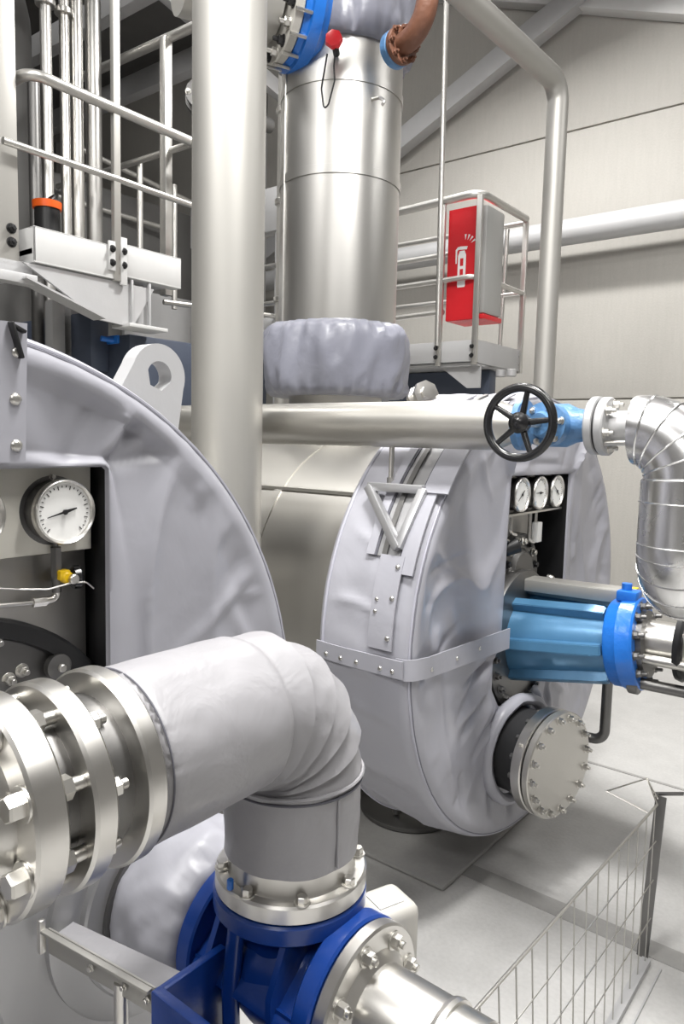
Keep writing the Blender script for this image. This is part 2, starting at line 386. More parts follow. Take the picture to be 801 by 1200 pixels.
def machine_near():
    cy, cz, R = .508, 1.137, .906
    t = thing('chiller', 'grey padded machine end at left edge with large dial gauge and open square window', 'machine', (-2.6, cy, 0))
    shell(t, cy, cz, .74, -4.4, .0)
    poly = [(.16, .98), (.858, .98), (.858, 1.786), (.16, 1.786)]
    c = cover(t, XF, XB, cy, cz, R, R, poly, (.5, 1.36), 3.)
    # snap strip at the top and its black strap
    f = B()
    n = 9; pa = [(XF+.016, .45, 1.79+.24*i/n) for i in range(n+1)]; pb = [(XF+.018, .662+.008*i/n, 1.797+.24*i/n) for i in range(n+1)]
    bmf = strip(pa, pb, .006, (1, 0, 0)); fl = obj('flap', bmf, fabric, c, 60)
    for z in (1.825, 1.905): snap(fl, (XF+.024, .646, z), (1, 0, 0), .011)
    snap(fl, (XF+.024, .650, 1.985), (1, 0, 0), .009)
    b = B(); bar(b, (XF+.03, .655, 1.975), (XF+.032, .636, 2.035), .006, .016, (1, 0, 0), .002); bar(b, (XF+.031, .662, 2.02), (XF+.03, .640, 2.03), .006, .014, (1, 0, 0), .002); obj('strap', b, black, fl)
    # window interior
    b = B(); box(b, (-1.5, .14, .98), (-1.455, .90, 1.82)); obj('end_plate', b, black, t)
    b = B(); box(b, (-1.345, .13, 1.612), (-1.33, .850, 1.80), .002); gp = obj('gauge_panel', b, cream, t)
    b = B(); box(b, (-1.38, .13, .98), (-1.352, .850, 1.612), .003); obj('steel_backplate', b, steel, t)
    gauge(t, (-1.285, .766, 1.697), .061, PI*1.08, .045); gauge(t, (-1.285, .585, 1.70), .061, PI*.9, .045); gauge(t, (-1.285, .40, 1.70), .061, PI*.8, .045)
    # gauge cock below the big gauge
    b = B(); tube(b, [(-1.32, .765, 1.64), (-1.32, .765, 1.625)], .005, 10); lathe(b, (-1.32, .765, 1.565), (0, 0, 1), [(0, 0), (0, .011), (.06, .011), (.062, 0)], 6)
    tube(b, [(-1.32, .765, 1.57), (-1.32, .765, 1.535)], .009, 10); cock = obj('gauge_valve', b, steel_dark, t)
    b = B(); disc(b, (-1.315, .778, 1.565), (1, 0, 0), .012, -.01, .018, 20, .003); box(b, (-1.32, .762, 1.56), (-1.3, .785, 1.58), .003); obj('yellow_body', b, yellow, cock)
    b = B(); lathe(b, (-1.318, .80, 1.56), (.3, 1, 0), [(-.012, 0), (-.012, .010), (.0, .024), (.012, .024), (.016, .018), (.016, 0)], 18); obj('black_knob', b, black_gloss, cock)
    b = B(); disc(b, (-1.295, .784, 1.563), (1, 0, 0), .010, 0, .012, 18, .002); obj('cap', b, steel_mach, cock)
    b = B(); tube(b, fillet([(-1.32, .765, 1.54), (-1.32, .765, 1.522), (-1.32, .735, 1.521)], .012), .008, 12)
    tube(b, [(-1.32, .742, 1.5205), (-1.32, .715, 1.522)], .0095, 6); tube(b, [(-1.32, .72, 1.5215), (-1.325, .45, 1.54)], .0045, 10); obj('impulse_tube', b, steel_mach, t)
    b = B(); tube(b, fillet([(-1.3, .835, 1.535), (-1.295, .815, 1.552), (-1.29, .78, 1.556), (-1.29, .73, 1.550), (-1.3, .68, 1.556), (-1.31, .55, 1.58)], .02, 5), .0018, 6); obj('seal_wire', b, steel_mach, t)
    # round compressor cover with its black rim
    b = B(); lathe(b, (-1.37, .56, 1.14), (1, 0, 0), [(0, .372), (.035, .372), (.04, .366), (.04, .336), (.03, .332), (0, .332)], 72); rim = obj('black_rim', b, black, t)
    b = B(); lathe(b, (-1.37, .56, 1.14), (1, 0, 0), [(.02, .34), (.022, .26), (.04, .22), (.05, 0)], 64); obj('round_cover', b, steel_dark, t)
    for y, z in ((.775, 1.378), (.705, 1.384), (.678, 1.372), (.655, 1.452), (.81, 1.33)):
        bolt(t, (-1.348, y, z), (1, 0, 0), .028 if y > .77 else .018, .01)
    b = B(); lathe(b, (-1.34, .772, 1.380), (1, 0, 0), [(0, .026), (.016, .026), (.018, .02), (.018, .0)], 24); obj('plug', b, steel_dark, t)
    lug(t, -1.5, 1.135, 1.992, .078, .036, .2, .05, -.35)
    for y in (.15, .87):
        b = B(); disc(b, (-1.9, y, 0), (0, 0, 1), .2, .0, .05, 40, .01); box(b, (-1.98, y-.08, .05), (-1.82, y+.08, .5), .01); obj('foot', b, steel_dark, t)
    # steel suction casing in front of the lower right of the end
    b = B(); lathe(b, (0, .955, .868), (1, 0, 0), [(-1.32, 0), (-1.32, .36), (-1.30, .372), (-1.262, .372), (-1.256, .365), (-1.246, .30), (-1.244, .285), (-1.242, .272), (-1.226, .272), (-1.222, .266), (-1.214, .236), (-1.212, .218), (-1.197, .218), (-1.193, .213), (-1.193, .15), (-1.193, 0)], 96)
    obj('suction_casing', b, casing, t, 25)
machine_near()

# frame things for padding around short pipe
def suction():
    t = thing('padded_suction_pipe', 'short fat pipe in pale grey quilted fabric behind the dark blue valve', 'pipe', (-1.09, .958, .70))
    b = B(); n = 72; prof = []
    for i in range(25):
        s = i/24; x = -1.192+.172*s
        r = .158+.028*math.sin(PI*min(1, s*1.0))**.5-(.022*s)
        prof.append((x, r))
    def dp(tt, a): return .010*nz(a*2.2, tt*20, 2)+.005*nz(a*7+tt*30, tt*12, 5)+.004*math.sin(a*19)*max(0, (tt+1.09)/.07)
    lathe(b, (0, .958, .868), (1, 0, 0), [(-1.192, 0)]+prof+[(-1.02, 0)], n, None if False else dp); obj('quilted_wrap', b, fabric, t, 75)
    b = B(); lathe(b, (0, .958, .868), (1, 0, 0), [(-1.194, .15), (-1.194, .18), (-1.182, .182), (-1.18, .15)], 64); obj('end_collar', b, steel_dark, t)
    b = B(); pts = [(-1.17+.02*i, .81-.008*math.sin(i*2.1), .905-.004*math.sin(i*1.3)) for i in range(7)]; tube(b, pts, .004, 6); obj('hem', b, fabric, t)
suction()

def blue_valve():
    ax, ay, az = -.862, .96, .87
    t = thing('three_way_valve', 'dark blue cast valve with ribs below the wrapped grey elbow', 'valve', (ax, ay, .6))
    b = B()
    lathe(b, (ax, ay, az), (1, 0, 0), [(-.13, 0), (-.13, .095), (-.09, .088), (-.05, .108), (0, .118), (.05, .108), (.09, .088), (.13, .095), (.13, 0)], 56)
    lathe(b, (ax, ay, az), (0, 0, 1), [(0, .095), (.09, .095), (.12, .11), (.135, .12)], 56)
    obj('body', b, blue, t)
    for s, nm in ((-1, 'flange'), (1, 'flange')):
        b = B(); x0, x1 = (-1.022, -.985) if s < 0 else (-.735, -.698); lathe(b, (0, ay, az), (1, 0, 0), [(x0, .08), (x0, .138), (x0+.004, .142), (x1-.004, .142), (x1, .138), (x1, .08)], 72); obj(nm, b, blue, t)
    b = B(); lathe(b, (ax, ay, 0), (0, 0, 1), [(.993, .09), (.993, .137), (.998, .142), (1.026, .142), (1.03, .138), (1.03, .07)], 72); obj('flange', b, blue, t)
    # webs between the flanges on the near side
    b = B()
    prism(b, [(-.99, ay-.005, az+.10), (-.73, ay-.005, az+.10), (-.73, ay-.135, az+.00), (-.99, ay-.135, az+.00)], (0, .006, .012))
    for x in (-.945, -.79): prism(b, [(x, ay-.09, az-.12), (x, ay-.135, az-.06), (x, ay-.138, az+.04), (x, ay-.10, az+.125), (x, ay-.02, az+.125), (x, ay, az)], (.012, 0, 0))
    for x0, x1 in ((-.985, -.93), (-.795, -.735)): prism(b, [(x0, ay-.03, az-.02), (x1, ay-.03, az-.02), (x1, ay-.125, az+.01), (x0, ay-.125, az+.01)], (0, 0, .012))
    tube(b, [(ax-.03, ay-.116, az-.14), (ax-.025, ay-.126, az), (ax-.02, ay-.116, az+.13)], .016, 12)
    obj('rib', b, blue, t)
    # square bracket at the valve's near side
    b = B(); box(b, (-.93, .695, .70), (-.66, .715, .932), .003); box(b, (-.932, .70, .70), (-.915, .85, .930), .003); box(b, (-.93, .70, .70), (-.66, .86, .72), .003); obj('bracket', b, blue, t)
    # beige gearbox at the back, turned a little
    g = B(); M = Matrix.Translation((-.772, 1.152, .80)) @ Matrix.Rotation(math.radians(-20), 4, 'Z'); box(g, (-.055, -.055, -.14), (.045, .055, .128), .02, M, 4); gb = obj('gearbox', g, beige, t)
    g = B(); box(g, (-.03, -.03, .1285), (.02, .028, .1305), 0, M); obj('nameplate', g, white_matt, gb)
    bolt(gb, M @ V((.045, .03, -.01)), M.to_3x3() @ V((1, 0, 0)), .014, .0)
blue_valve()

def outlet_pipe():
    ay, az = .96, .87
    t = thing('outlet_pipe', 'bright steel pipe stub bolted to the right flange of the dark blue valve', 'pipe', (-.6, ay, .75))
    b = B(); lathe(b, (0, ay, az), (1, 0, 0), [(-.696, .0), (-.696, .136), (-.692, .14), (-.672, .14), (-.668, .136), (-.668, .1), (-.655, .082), (-.53, .080), (-.53, .084), (-.522, .086), (-.514, .084), (-.514, .079), (-.46, .078), (-.46, .0)], 72)
    obj('flanged_stub', b, steel_mach, t, 28)
    bolts(t, (-.668, ay, az), (1, 0, 0), .112, 8, .022, .006, ph=.2)
    b = B(); tube(b, fillet([(-.462, ay, az), (-.36, ay, az), (-.36, ay, .3)], .1), .076, 32); obj('downpipe', b, steel_mach, t)
outlet_pipe()

def wrapped_elbow():
    X, Y, Z = -.86, .96, 1.392
    t = thing('insulated_elbow', 'large foreground elbow wrapped in grey fabric with overlapping gores', 'pipe', (X, Y, 1.06))
    rb = .142; path = []; kinds = []
    n1 = 22
    for i in range(n1+1): path.append(V((X, .575+(Y-rb-.575)*i/n1, Z))); kinds.append(0)
    na = 50
    for i in range(1, na+1):
        a = PI/2*i/na; path.append(V((X, Y-rb+rb*math.sin(a), Z-rb+rb*math.cos(a)))); kinds.append(i/na)
    for i in range(1, 13): path.append(V((X, Y, Z-rb-(Z-rb-1.104)*i/12))); kinds.append(2)
    N = len(path); rad = []
    cuts = [.0, .2, .42, .62, .82, 1.0]
    for i, k in enumerate(kinds):
        r = .126
        if k == 0:
            s = i/n1; r = .129-.0015*s
        elif k <= 1:
            for c0, c1 in zip(cuts, cuts[1:]):
                if c0 <= k <= c1 or (k == 1 and c1 == 1): f = (k-c0)/(c1-c0); r = .1195+(.0135 if c1 < 1 else .008)*f**1.3
        else: r = .1245
        rad.append(r)
    rad[0] = .118; rad[1] = .127
    def dp(i, a):
        p = path[i]; v = .0036*nz(a*1.6, p.y*9, p.z*9)+.0016*nz(a*4, p.y*22, p.z*22)
        if i < 7: v += .0032*math.exp(-i*.45)*math.sin(a*46+3*nz(a*4, 0, 0))
        if 0 < kinds[i] <= 1: v += .0016*max(0, 1-abs(nz(kinds[i]*7+a*.7, a*1.5, 3))*3)**2+.0012*nz(a*2, kinds[i]*9, 8)
        if kinds[i] == 2: v += .0018*nz(a*4+p.z*20, p.z*6, 9)
        return v
    b = B(); tube(b, path, rad, 96, True, dp)
    w = obj('fabric_wrap', b, fabric_pipe, t, 55)
    def seam(i, m, r, dr=0):
        T = (path[min(i+1, N-1)]-path[i-1]).normalized(); _, u, v = basis(T)
        b = B(); tube(b, [path[i]+(u*math.cos(2*PI*k/90)+v*math.sin(2*PI*k/90))*(rad[i]+dr) for k in range(91)], r, 6, False); return obj('gore_seam_and_shade', b, m, w)
    for k, i in enumerate((n1+10, n1+21, n1+31, n1+41, n1+50)):
        seam(i, fabric_pipe, .0034, .0012); seam(i+1, seam_shade_m, .0024, rad[i]-rad[i+1]-.0005)  # dark tube beside each ridge draws the shadow of the gore overlap
    seam(1, seam_shade_m, .0015, .0012)
    # overlap seam along the vertical sleeve
    b = B(); tube(b, [(X+.1235, Y-.018, z) for z in (1.24, 1.17, 1.11)], .0025, 6); obj('lap_seam', b, fabric_pipe, w)
wrapped_elbow()

def top_collar():
    X, Y = -.86, .96
    t = thing('weld_neck_flange', 'steel flange ring bolted between the wrapped elbow and the blue valve', 'flange', (X, Y, 1.03))
    b = B(); lathe(b, (X, Y, 0), (0, 0, 1), [(1.0325, 0), (1.0325, .136), (1.036, .140), (1.062, .140), (1.066, .136), (1.066, .119), (1.072, .116), (1.108, .115), (1.108, 0)], 72); obj('ring', b, steel_mach, t, 28)
    bolts(t, (X, Y, 1.066), (0, 0, 1), .127, 8, .018, .0, ph=.1)
    b = B(); disc(b, (X-.02, Y-.135, 1.067), (0, 0, 1), .006, 0, .02, 10, .002); obj('tag_clip', b, blue_br, t)
top_collar()

def inlet_flanges():
    X, Z = -.86, 1.392
    t = thing('flange_stack', 'three thick polished steel flanges bolted together at the left frame edge', 'flange', (X, .5, Z-.14))
    for y0, y1, nm, r in ((.392, .434, 'flange', .137), (.466, .498, 'flange', .137), (.543, .572, 'flange', .1365)):
        b = B(); lathe(b, (X, 0, Z), (0, 1, 0), [(y0, .075), (y0, r-.004), (y0+.004, r), (y1-.004, r), (y1, r-.004), (y1, .075)], 96); obj(nm, b, steel_mach, t, 28)
    b = B(); lathe(b, (X, 0, Z), (0, 1, 0), [(.10, 0), (.10, .083), (.36, .083), (.385, .094), (.40, .094), (.40, 0)], 64); obj('pipe_neck', b, steel_mach, t, 28); b = B(); tube(b, fillet([(X, .2, Z), (X, -.3, Z), (X, -.3, 0)], .16), .082, 32); obj('feed_pipe', b, steel_mach, t)
    b = B(); lathe(b, (X, 0, Z), (0, 1, 0), [(.43, .0), (.43, .102), (.475, .102), (.475, 0)], 56); lathe(b, (X, 0, Z), (0, 1, 0), [(.495, 0), (.495, .104), (.555, .104), (.555, 0)], 56); obj('inner_sleeve', b, steel_dark, t)
    ax, u, v = basis((0, 1, 0))
    for k in range(8):
        a = 2*PI*k/8+.39; off = (u*math.cos(a)+v*math.sin(a))*.116; c = V((X, 0, Z))+off
        bolt(t, c+V((0, .392, 0)), (0, -1, 0), .028, .0)
        b = B(); tube(b, [c+V((0, .43, 0)), c+V((0, .472, 0))], .009, 14); lathe(b, c+V((0, .432, 0)), (0, 1, 0), [(0, 0), (0, .0155), (.016, .0155), (.018, .012), (.018, 0)], 6); obj('stud', b, zinc, t)
        a2 = a+.2; off = (u*math.cos(a2)+v*math.sin(a2))*.112; c = V((X, 0, Z))+off
        bolt(t, c+V((0, .498, 0)), (0, 1, 0), .022, .010)
    b = B(); bar(b, (X-.02, .397, Z-.088), (X-.02, .388, Z-.1), .004, .012); obj('wire_stub', b, black, t)
inlet_flanges()

def bracket_rail():
    t = thing('support_channel', 'slim steel channel rail running to the blue valve bracket at lower left', 'bracket', (-1.06, .68, 0))
    a, c = V((-1.205, .66, .93)), V((-.932, .695, .93))
    b = B(); bar(b, a, c, .012, .006, (0, 0, 1), .001); bar(b, a+V((0, .012, -.025)), c+V((0, .012, -.025)), .004, .05, (0, 0, 1), .001)
    r = obj('rail', b, steel_pipe, t); b = B(); bar(b, a+V((0, .04, -.02)), c+V((0, .055, -.02)), .05, .004, (0, 0, 1), .001); obj('padded_strip', b, fabric_pipe, t)
    for f in (.45, .75, .95): bolt(r, a.lerp(c, f)+V((0, .006, -.025)), (.1, -1, 0), .009, .0)
    b = B(); bar(b, a+V((-.005, 0, -.045)), a+V((-.005, 0, .02)), .012, .012, (0, 1, 0), .002); obj('end_clip', b, steel_mach, t)
    b = B(); tube(b, [(-1.02, .70, 0), (-1.02, .70, .9)], .012, 12); obj('leg', b, steel_mach, t)
bracket_rail()

def machine_far():
    cy, cz, RY, RZ = 2.974, 1.114, 1.0, .945
    t = thing('chiller', 'round padded grey machine end in the centre with blue tapered outlet and lap belt', 'machine', (-2.6, cy, 0))
    shell(t, cy, cz, .745, -4.6, 0)
    poly = [(2.70, 1.72), (3.33, 1.715), (3.33, .86), (3.14, .80), (3.04, .76), (2.95, .73), (2.78, .735), (2.68, .77), (2.61, .86), (2.61, .98), (2.675, 1.06)]
    c = cover(t, XF, XB, cy, cz, RY, RZ, poly, (2.95, 1.25), 11., .745)
    # horizontal lap belt, rim part and face part
    def rimP(x, a, d=.004): return V((x, cy+(RY+d)*math.cos(a), cz+(RZ+d)*math.sin(a)))
    def rimN(a): return V((0, math.cos(a)/RY, math.sin(a)/RZ)).normalized()
    n = 10; xs = [XB+.005+(XF-.02-XB-.005)*i/n for i in range(n+1)]
    aU, aL = PI-.012, PI+.052
    b = strip([rimP(x, aU, .012*min(1, (x-XB)*8)) for x in xs], [rimP(x, aL, .012*min(1, (x-XB)*8)) for x in xs], .006, rimN(PI)); belt = obj('lap_belt', b, fabric, c, 60)
    for x in (-1.61, -1.54, -1.47, -1.37, -1.32): snap(belt, rimP(x, PI+.03, .006+.012*min(1, (x-XB)*8)), rimN(PI), .008)
    ys = [cy-RY+.02+i*.062 for i in range(12)]
    pre = [(XF-.055, cy-RY-.006), (XF-.022, cy-RY-.001), (XF+.002, cy-RY+.022), (XF+.013, cy-RY+.06)]; ys = ys[1:]
    b = strip([(x, y, 1.130) for x, y in pre]+[(XF+.014, y, 1.128-.02*i/10) for i, y in enumerate(ys)], [(x, y, 1.057) for x, y in pre]+[(XF+.014, y, 1.055-.03*i/10) for i, y in enumerate(ys)], .005, lambda i: V((1, -1, 0)).normalized() if i < 3 else V((1, 0, 0))); belt2 = obj('lap_belt', b, fabric, c, 60)
    for y in (2.08, 2.25, 2.42): snap(belt2, (XF+.02, y, 1.08), (1, 0, 0), .008)
    # vertical flap with snaps below the slot, long flaps both sides of the slot
    def arcstrip(x0, x1, a0, a1, d, nm, m=fabric, th=.006, n=16):
        A = [a0+(a1-a0)*i/n for i in range(n+1)]
        return obj(nm, strip([rimP(x0, a, d) for a in A], [rimP(x1, a, d) for a in A], th, lambda i: rimN(A[i])), m, c, 60)
    ang = lambda z: PI-math.asin((z-cz)/RZ)
    fl = arcstrip(-1.425, -1.328, ang(1.15), ang(1.455), .012, 'flap')
    for z in (1.19, 1.32, 1.42): snap(fl, rimP(-1.345, ang(z), .020), rimN(ang(z)), .009)
    for z in (1.27, 1.31): snap(fl, rimP(-1.405, ang(z), .020), rimN(ang(z)), .007)
    arcstrip(-1.345, -1.285, ang(1.40), PI/2+.25, .010, 'flap'); arcstrip(-1.49, -1.455, ang(1.45), PI/2+.25, .010, 'flap')
    fl2 = arcstrip(-1.335, -1.24, ang(1.66), PI/2+.4, .016, 'flap', th=.007)
    # bare steel seen through the slot, and its dark edges
    arcstrip(-1.455, -1.345, ang(1.45), PI/2+.25, .004, 'bare_steel', casing, .004)
    arcstrip(-1.425, -1.405, ang(1.45), PI/2+.25, .004, 'lug_plate', steel_dark, .012)
    arcstrip(-1.46, -1.447, ang(1.45), PI/2+.3, .008, 'slot_edge', seam_shade_m, .004); arcstrip(-1.352, -1.343, ang(1.45), PI/2+.3, .008, 'slot_edge', seam_shade_m, .004)
    # triangular hanger bracket on the lug, carrying the rod of the pipe above
    b = B(); y0 = 2.12
    P = [V((-1.555, y0, 1.682)), V((-1.335, y0+.02, 1.682)), V((-1.36, 2.03, 1.485))]
    for p, q in ((P[0], P[1]), (P[1], P[2]), (P[2], P[0])): bar(b, p, q, .030, .03, (0, 1, 0), .003)
    obj('hanger_bracket', b, casing, t)
    # inside the window
    b = B(); box(b, (-1.5, 2.55, .62), (-1.455, 3.36, 1.80)); obj('end_plate', b, black, t)
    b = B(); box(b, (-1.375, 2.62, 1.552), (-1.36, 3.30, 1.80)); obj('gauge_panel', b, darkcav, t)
    b = B(); box(b, (-1.36, 2.66, 1.548), (-1.30, 3.30, 1.558), .002); obj('gauge_shelf', b, steel_mach, t)
    for i, y in enumerate((2.83, 3.015, 3.20)): gauge(t, (-1.285, y, 1.636), .070, PI*(1.2-.2*i), .05)
    b = B(); box(b, (-1.40, 2.66, 1.0), (-1.385, 3.12, 1.55)); obj('steel_backplate', b, steel, t)
    b = B(); lathe(b, (-1.385, 2.99, 1.27), (1, 0, 0), [(0, 0), (.0, .185), (.03, .185), (.034, .18), (.03, .12), (.05, .10), (.05, .0)], 48); obj('round_cover', b, steel_dark, t)
    for k in range(7): a = .2+k*.42; bolt(t, (-1.352, 2.99+.15*math.cos(a), 1.27+.15*math.sin(a)), (1, 0, 0), .024, .0, zinc if k % 2 else black)
    for y, z0 in ((2.76, 1.45), (2.83, 1.47), (3.02, 1.42), (3.08, 1.43)):
        b = B(); tube(b, fillet([(-1.33, y, 1.55), (-1.33, y, z0), (-1.33, y+.05, z0-.01)], .02), .007, 8); obj('impulse_tube', b, steel_mach, t)
    b = B(); box(b, (-1.34, 3.06, 1.41), (-1.31, 3.11, 1.50), .004); obj('valve_block', b, white, t)
    b = B(); lathe(b, (-1.33, 2.84, 1.41), (.5, .5, .3), [(-.03, 0), (-.03, .03), (.03, .035), (.035, 0)], 14); obj('black_knob', b, black, t)
    b = B(); tube(b, fillet([(-1.31, 3.2, 1.235), (-1.29, 3.2, 1.235), (-1.29, 3.2, 1.17)], .012), .016, 12); lathe(b, (-1.29, 3.2, 1.165), (0, 0, 1), [(0, 0), (0, .022), (.03, .022), (.03, 0)], 6); obj('tube_fitting', b, zinc, t)
    # dark bolted ring low in the window
    b = B(); lathe(b, (-1.36, 2.93, 1.0), (1, 0, 0), [(0, .16), (0, .30), (.05, .305), (.06, .30), (.06, .16)], 64); rg = obj('mounting_ring', b, steel_dark, t)
    for k in range(12): a = PI*(.95+k*.09); bolt(rg, (-1.30, 2.93+.265*math.cos(a), 1.0+.265*math.sin(a)), (1, 0, 0), .024, .01, steel_dark)
    # feet: round pads with channel bracket
    for y in (2.95, ):
        b = B(); lathe(b, (-1.86, y, 0), (0, 0, 1), [(.025, 0), (.025, .235), (.035, .245), (.05, .245), (.058, .23), (.06, .10), (.09, .08), (.09, 0)], 56); ft = obj('foot', b, steel_dark, t)
        b = B(); bar(b, (-3.6, y-.14, .17), (-1.80, y-.14, .17), .03, .09, (0, 0, 1), .004); bar(b, (-3.6, y+.2, .12), (-1.8, y+.2, .12), .3, .07); obj('base_channel', b, steel_dark, ft)
        b = B(); tube(b, [(-1.84, y-.15, .07), (-1.84, y-.15, .22)], .018, 12); obj('levelling_stud', b, steel_dark, ft)
    return t
machine_far()

def blind():
    n = V((math.cos(.2), -math.sin(.2), 0)); c = V((-1.035, 2.748, .572))
    t = thing('blind_flange', 'round steel blanking plate ringed with bolts, low on the central machine', 'flange', c-V((0, 0, .215)))
    b = B(); lathe(b, c, n, [(-.03, 0), (-.03, .210), (-.026, .215), (-.004, .215), (0, .211), (0, 0)], 80); p = obj('plate', b, steel_satin, t, 28)
    b = B(); lathe(b, c, n, [(-.085, .0), (-.085, .208), (-.08, .215), (-.042, .215), (-.038, .21), (-.038, 0)], 80); obj('counter_flange', b, steel_mach, t, 28)
    b = B(); lathe(b, c, n, [(-.039, .0), (-.039, .2), (-.029, .2), (-.029, 0)], 64); obj('gasket', b, black, t)
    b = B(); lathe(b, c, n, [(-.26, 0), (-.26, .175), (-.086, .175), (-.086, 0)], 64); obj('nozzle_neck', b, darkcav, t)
    bolts(t, c, n, .190, 16, .022, .010, ph=.1)
    b = B(); lathe(b, c, n, [(-.20+.03*math.cos(q), .212+.024*math.sin(q)) for q in [2*PI*i/10 for i in range(11)]], 64, lambda tt, a: .006*nz(a*4, tt*9, 1)); obj('fabric_cuff', b, fabric, t, 80)
    _, u, v = basis(n)
    bolt(t, c-n*.06+(u*math.cos(2.6)+v*math.sin(2.6))*.214, u*math.cos(2.6)+v*math.sin(2.6), .016, .004)
    for k in range(16):
        a = 2*PI*k/16+.1; bolt(t, c-n*.086+(u*math.cos(a)+v*math.sin(a))*.195, -n, .02, .0, steel_dark)
blind()

def spool():
    a, e = V((-1.38, 2.92, 1.01)), V((-.905, 2.93, 1.066)); d = (e-a).normalized(); L = (e-a).length
    t = thing('ribbed_outlet_cone', 'steel blue tapered outlet with long fins on the central machine', 'duct', (-1.15, 2.925, .85))
    b = B(); lathe(b, a, d, [(0, 0), (0, .165), (L, .13), (L, 0)], 48); obj('cone', b, blue_tape, t)
    _, u, v = basis(d)
    for k in range(6):
        an = 2*PI*k/6; o = u*math.cos(an)+v*math.sin(an); w = d.cross(o)
        b = B(); hw = .024; prism(b, [a+o*.13-w*hw, a+o*.200-w*hw, a+d*L*.90+o*.172-w*hw*.8, a+d*L*.985+o*.168-w*hw*.8, a+d*L*.985+o*.10-w*hw*.8], w*hw*1.8)
        bmesh.ops.bevel(b, geom=list(b.edges), offset=.004, segments=2, affect='EDGES'); obj('fin', b, blue_tape, t)
    b = B(); lathe(b, a, d, [(-.02, 0), (-.02, .2), (.012, .2), (.014, .195), (.014, 0)], 56); obj('root_flange', b, blue_tape, t)
    # bright blue end flange, in two steps, bolted
    t2 = thing('butterfly_valve', 'bright blue round wafer valve at the end of the finned cone', 'valve', e-V((0, 0, .18)))
    b = B(); lathe(b, e, d, [(0, 0), (0, .165), (.008, .172), (.045, .176), (.05, .181), (.105, .181), (.112, .174), (.112, 0)], 96); obj('valve_body', b, blue_br, t2, 40)
    c2 = e+d*.112
    b = B(); lathe(b, c2, d, [(0, 0), (0, .13), (.02, .13), (.022, .10), (.022, 0)], 56); obj('end_face', b, steel_dark, t2)
    bolts(t2, c2, d, .150, 12, .024, .02, steel_dark, .1); bolts(t2, c2+d*.002, d, .115, 8, .018, .006, zinc, .3)
    b = B(); box(b, (-.90, 2.88, 1.24), (-.82, 2.96, 1.285), .01); tube(b, [(-.87, 2.92, 1.22), (-.87, 2.92, 1.31)], .02, 12); obj('actuator_neck', b, blue_br, t2)
    # flat cover bar over the cone
    t3 = thing('flat_bar_rail', 'pale flat steel rail lying above the finned blue cone', 'rail', (-1.15, 2.99, 1.25))
    b = B(); bar(b, (-1.42, 2.97, 1.262), (-.89, 3.02, 1.262), .10, .012, (0, 0, 1), .002); bar(b, (-1.42, 2.92, 1.24), (-.92, 2.97, 1.24), .012, .05, (0, 0, 1), .002); obj('bar', b, steel_pipe, t3)
    b = B(); bar(b, (-1.40, 2.99, 1.215), (-.92, 3.0, 1.215), .05, .04, (0, 0, 1), .002); obj('rail_shade_bar', b, steel_dark, t3)  # dark bar stands for the shade under the flat rail
    b = B(); box(b, (-.90, 2.97, 1.27), (-.86, 3.05, 1.275), .002); obj('yellow_tab', b, yellow, t3)
spool()

def outlet_right():
    t = thing('discharge_pipe', 'steel pipe with dark clamp ring leaving the bright blue wafer valve', 'pipe', (-.6, 2.94, .95))
    c = V((-.79, 2.94, 1.09)); d = V((1, 0, .02)).normalized()
    b = B(); lathe(b, c, d, [(0, 0), (0, .085), (.13, .085), (.14, .10), (.27, .10), (.27, 0)], 48); obj('pipe', b, steel_mach, t)
    b = B(); lathe(b, c, d, [(.125, .09), (.125, .128), (.145, .134), (.155, .128), (.155, .09)], 48); lathe(b, c, d, [(.175, .09), (.175, .122), (.19, .122), (.19, .09)], 48); obj('clamp_ring', b, black, t)
    b = B(); tube(b, [(-.82, 2.84, 1.045), (-.52, 2.83, 1.05)], .02, 16); obj('rod', b, zinc, t)
    b = B(); tube(b, [(-.85, 2.86, .94), (-.62, 2.87, .94)], .022, 14); disc(b, (-.8, 2.86, .94), (1, 0, 0), .045, -.02, .02, 20); obj('lower_fitting', b, steel_dark, t)
    t = thing('drain_pipe', 'thin bent black and steel drain tube below the bright blue valve', 'pipe', (-1.0, 3.12, .55))
    b = B(); tube(b, fillet([(-.985, 3.12, .95), (-.985, 3.12, .57), (-1.25, 3.12, .555)], .05), .022, 16); obj('tube', b, steel_dark, t)
outlet_right()

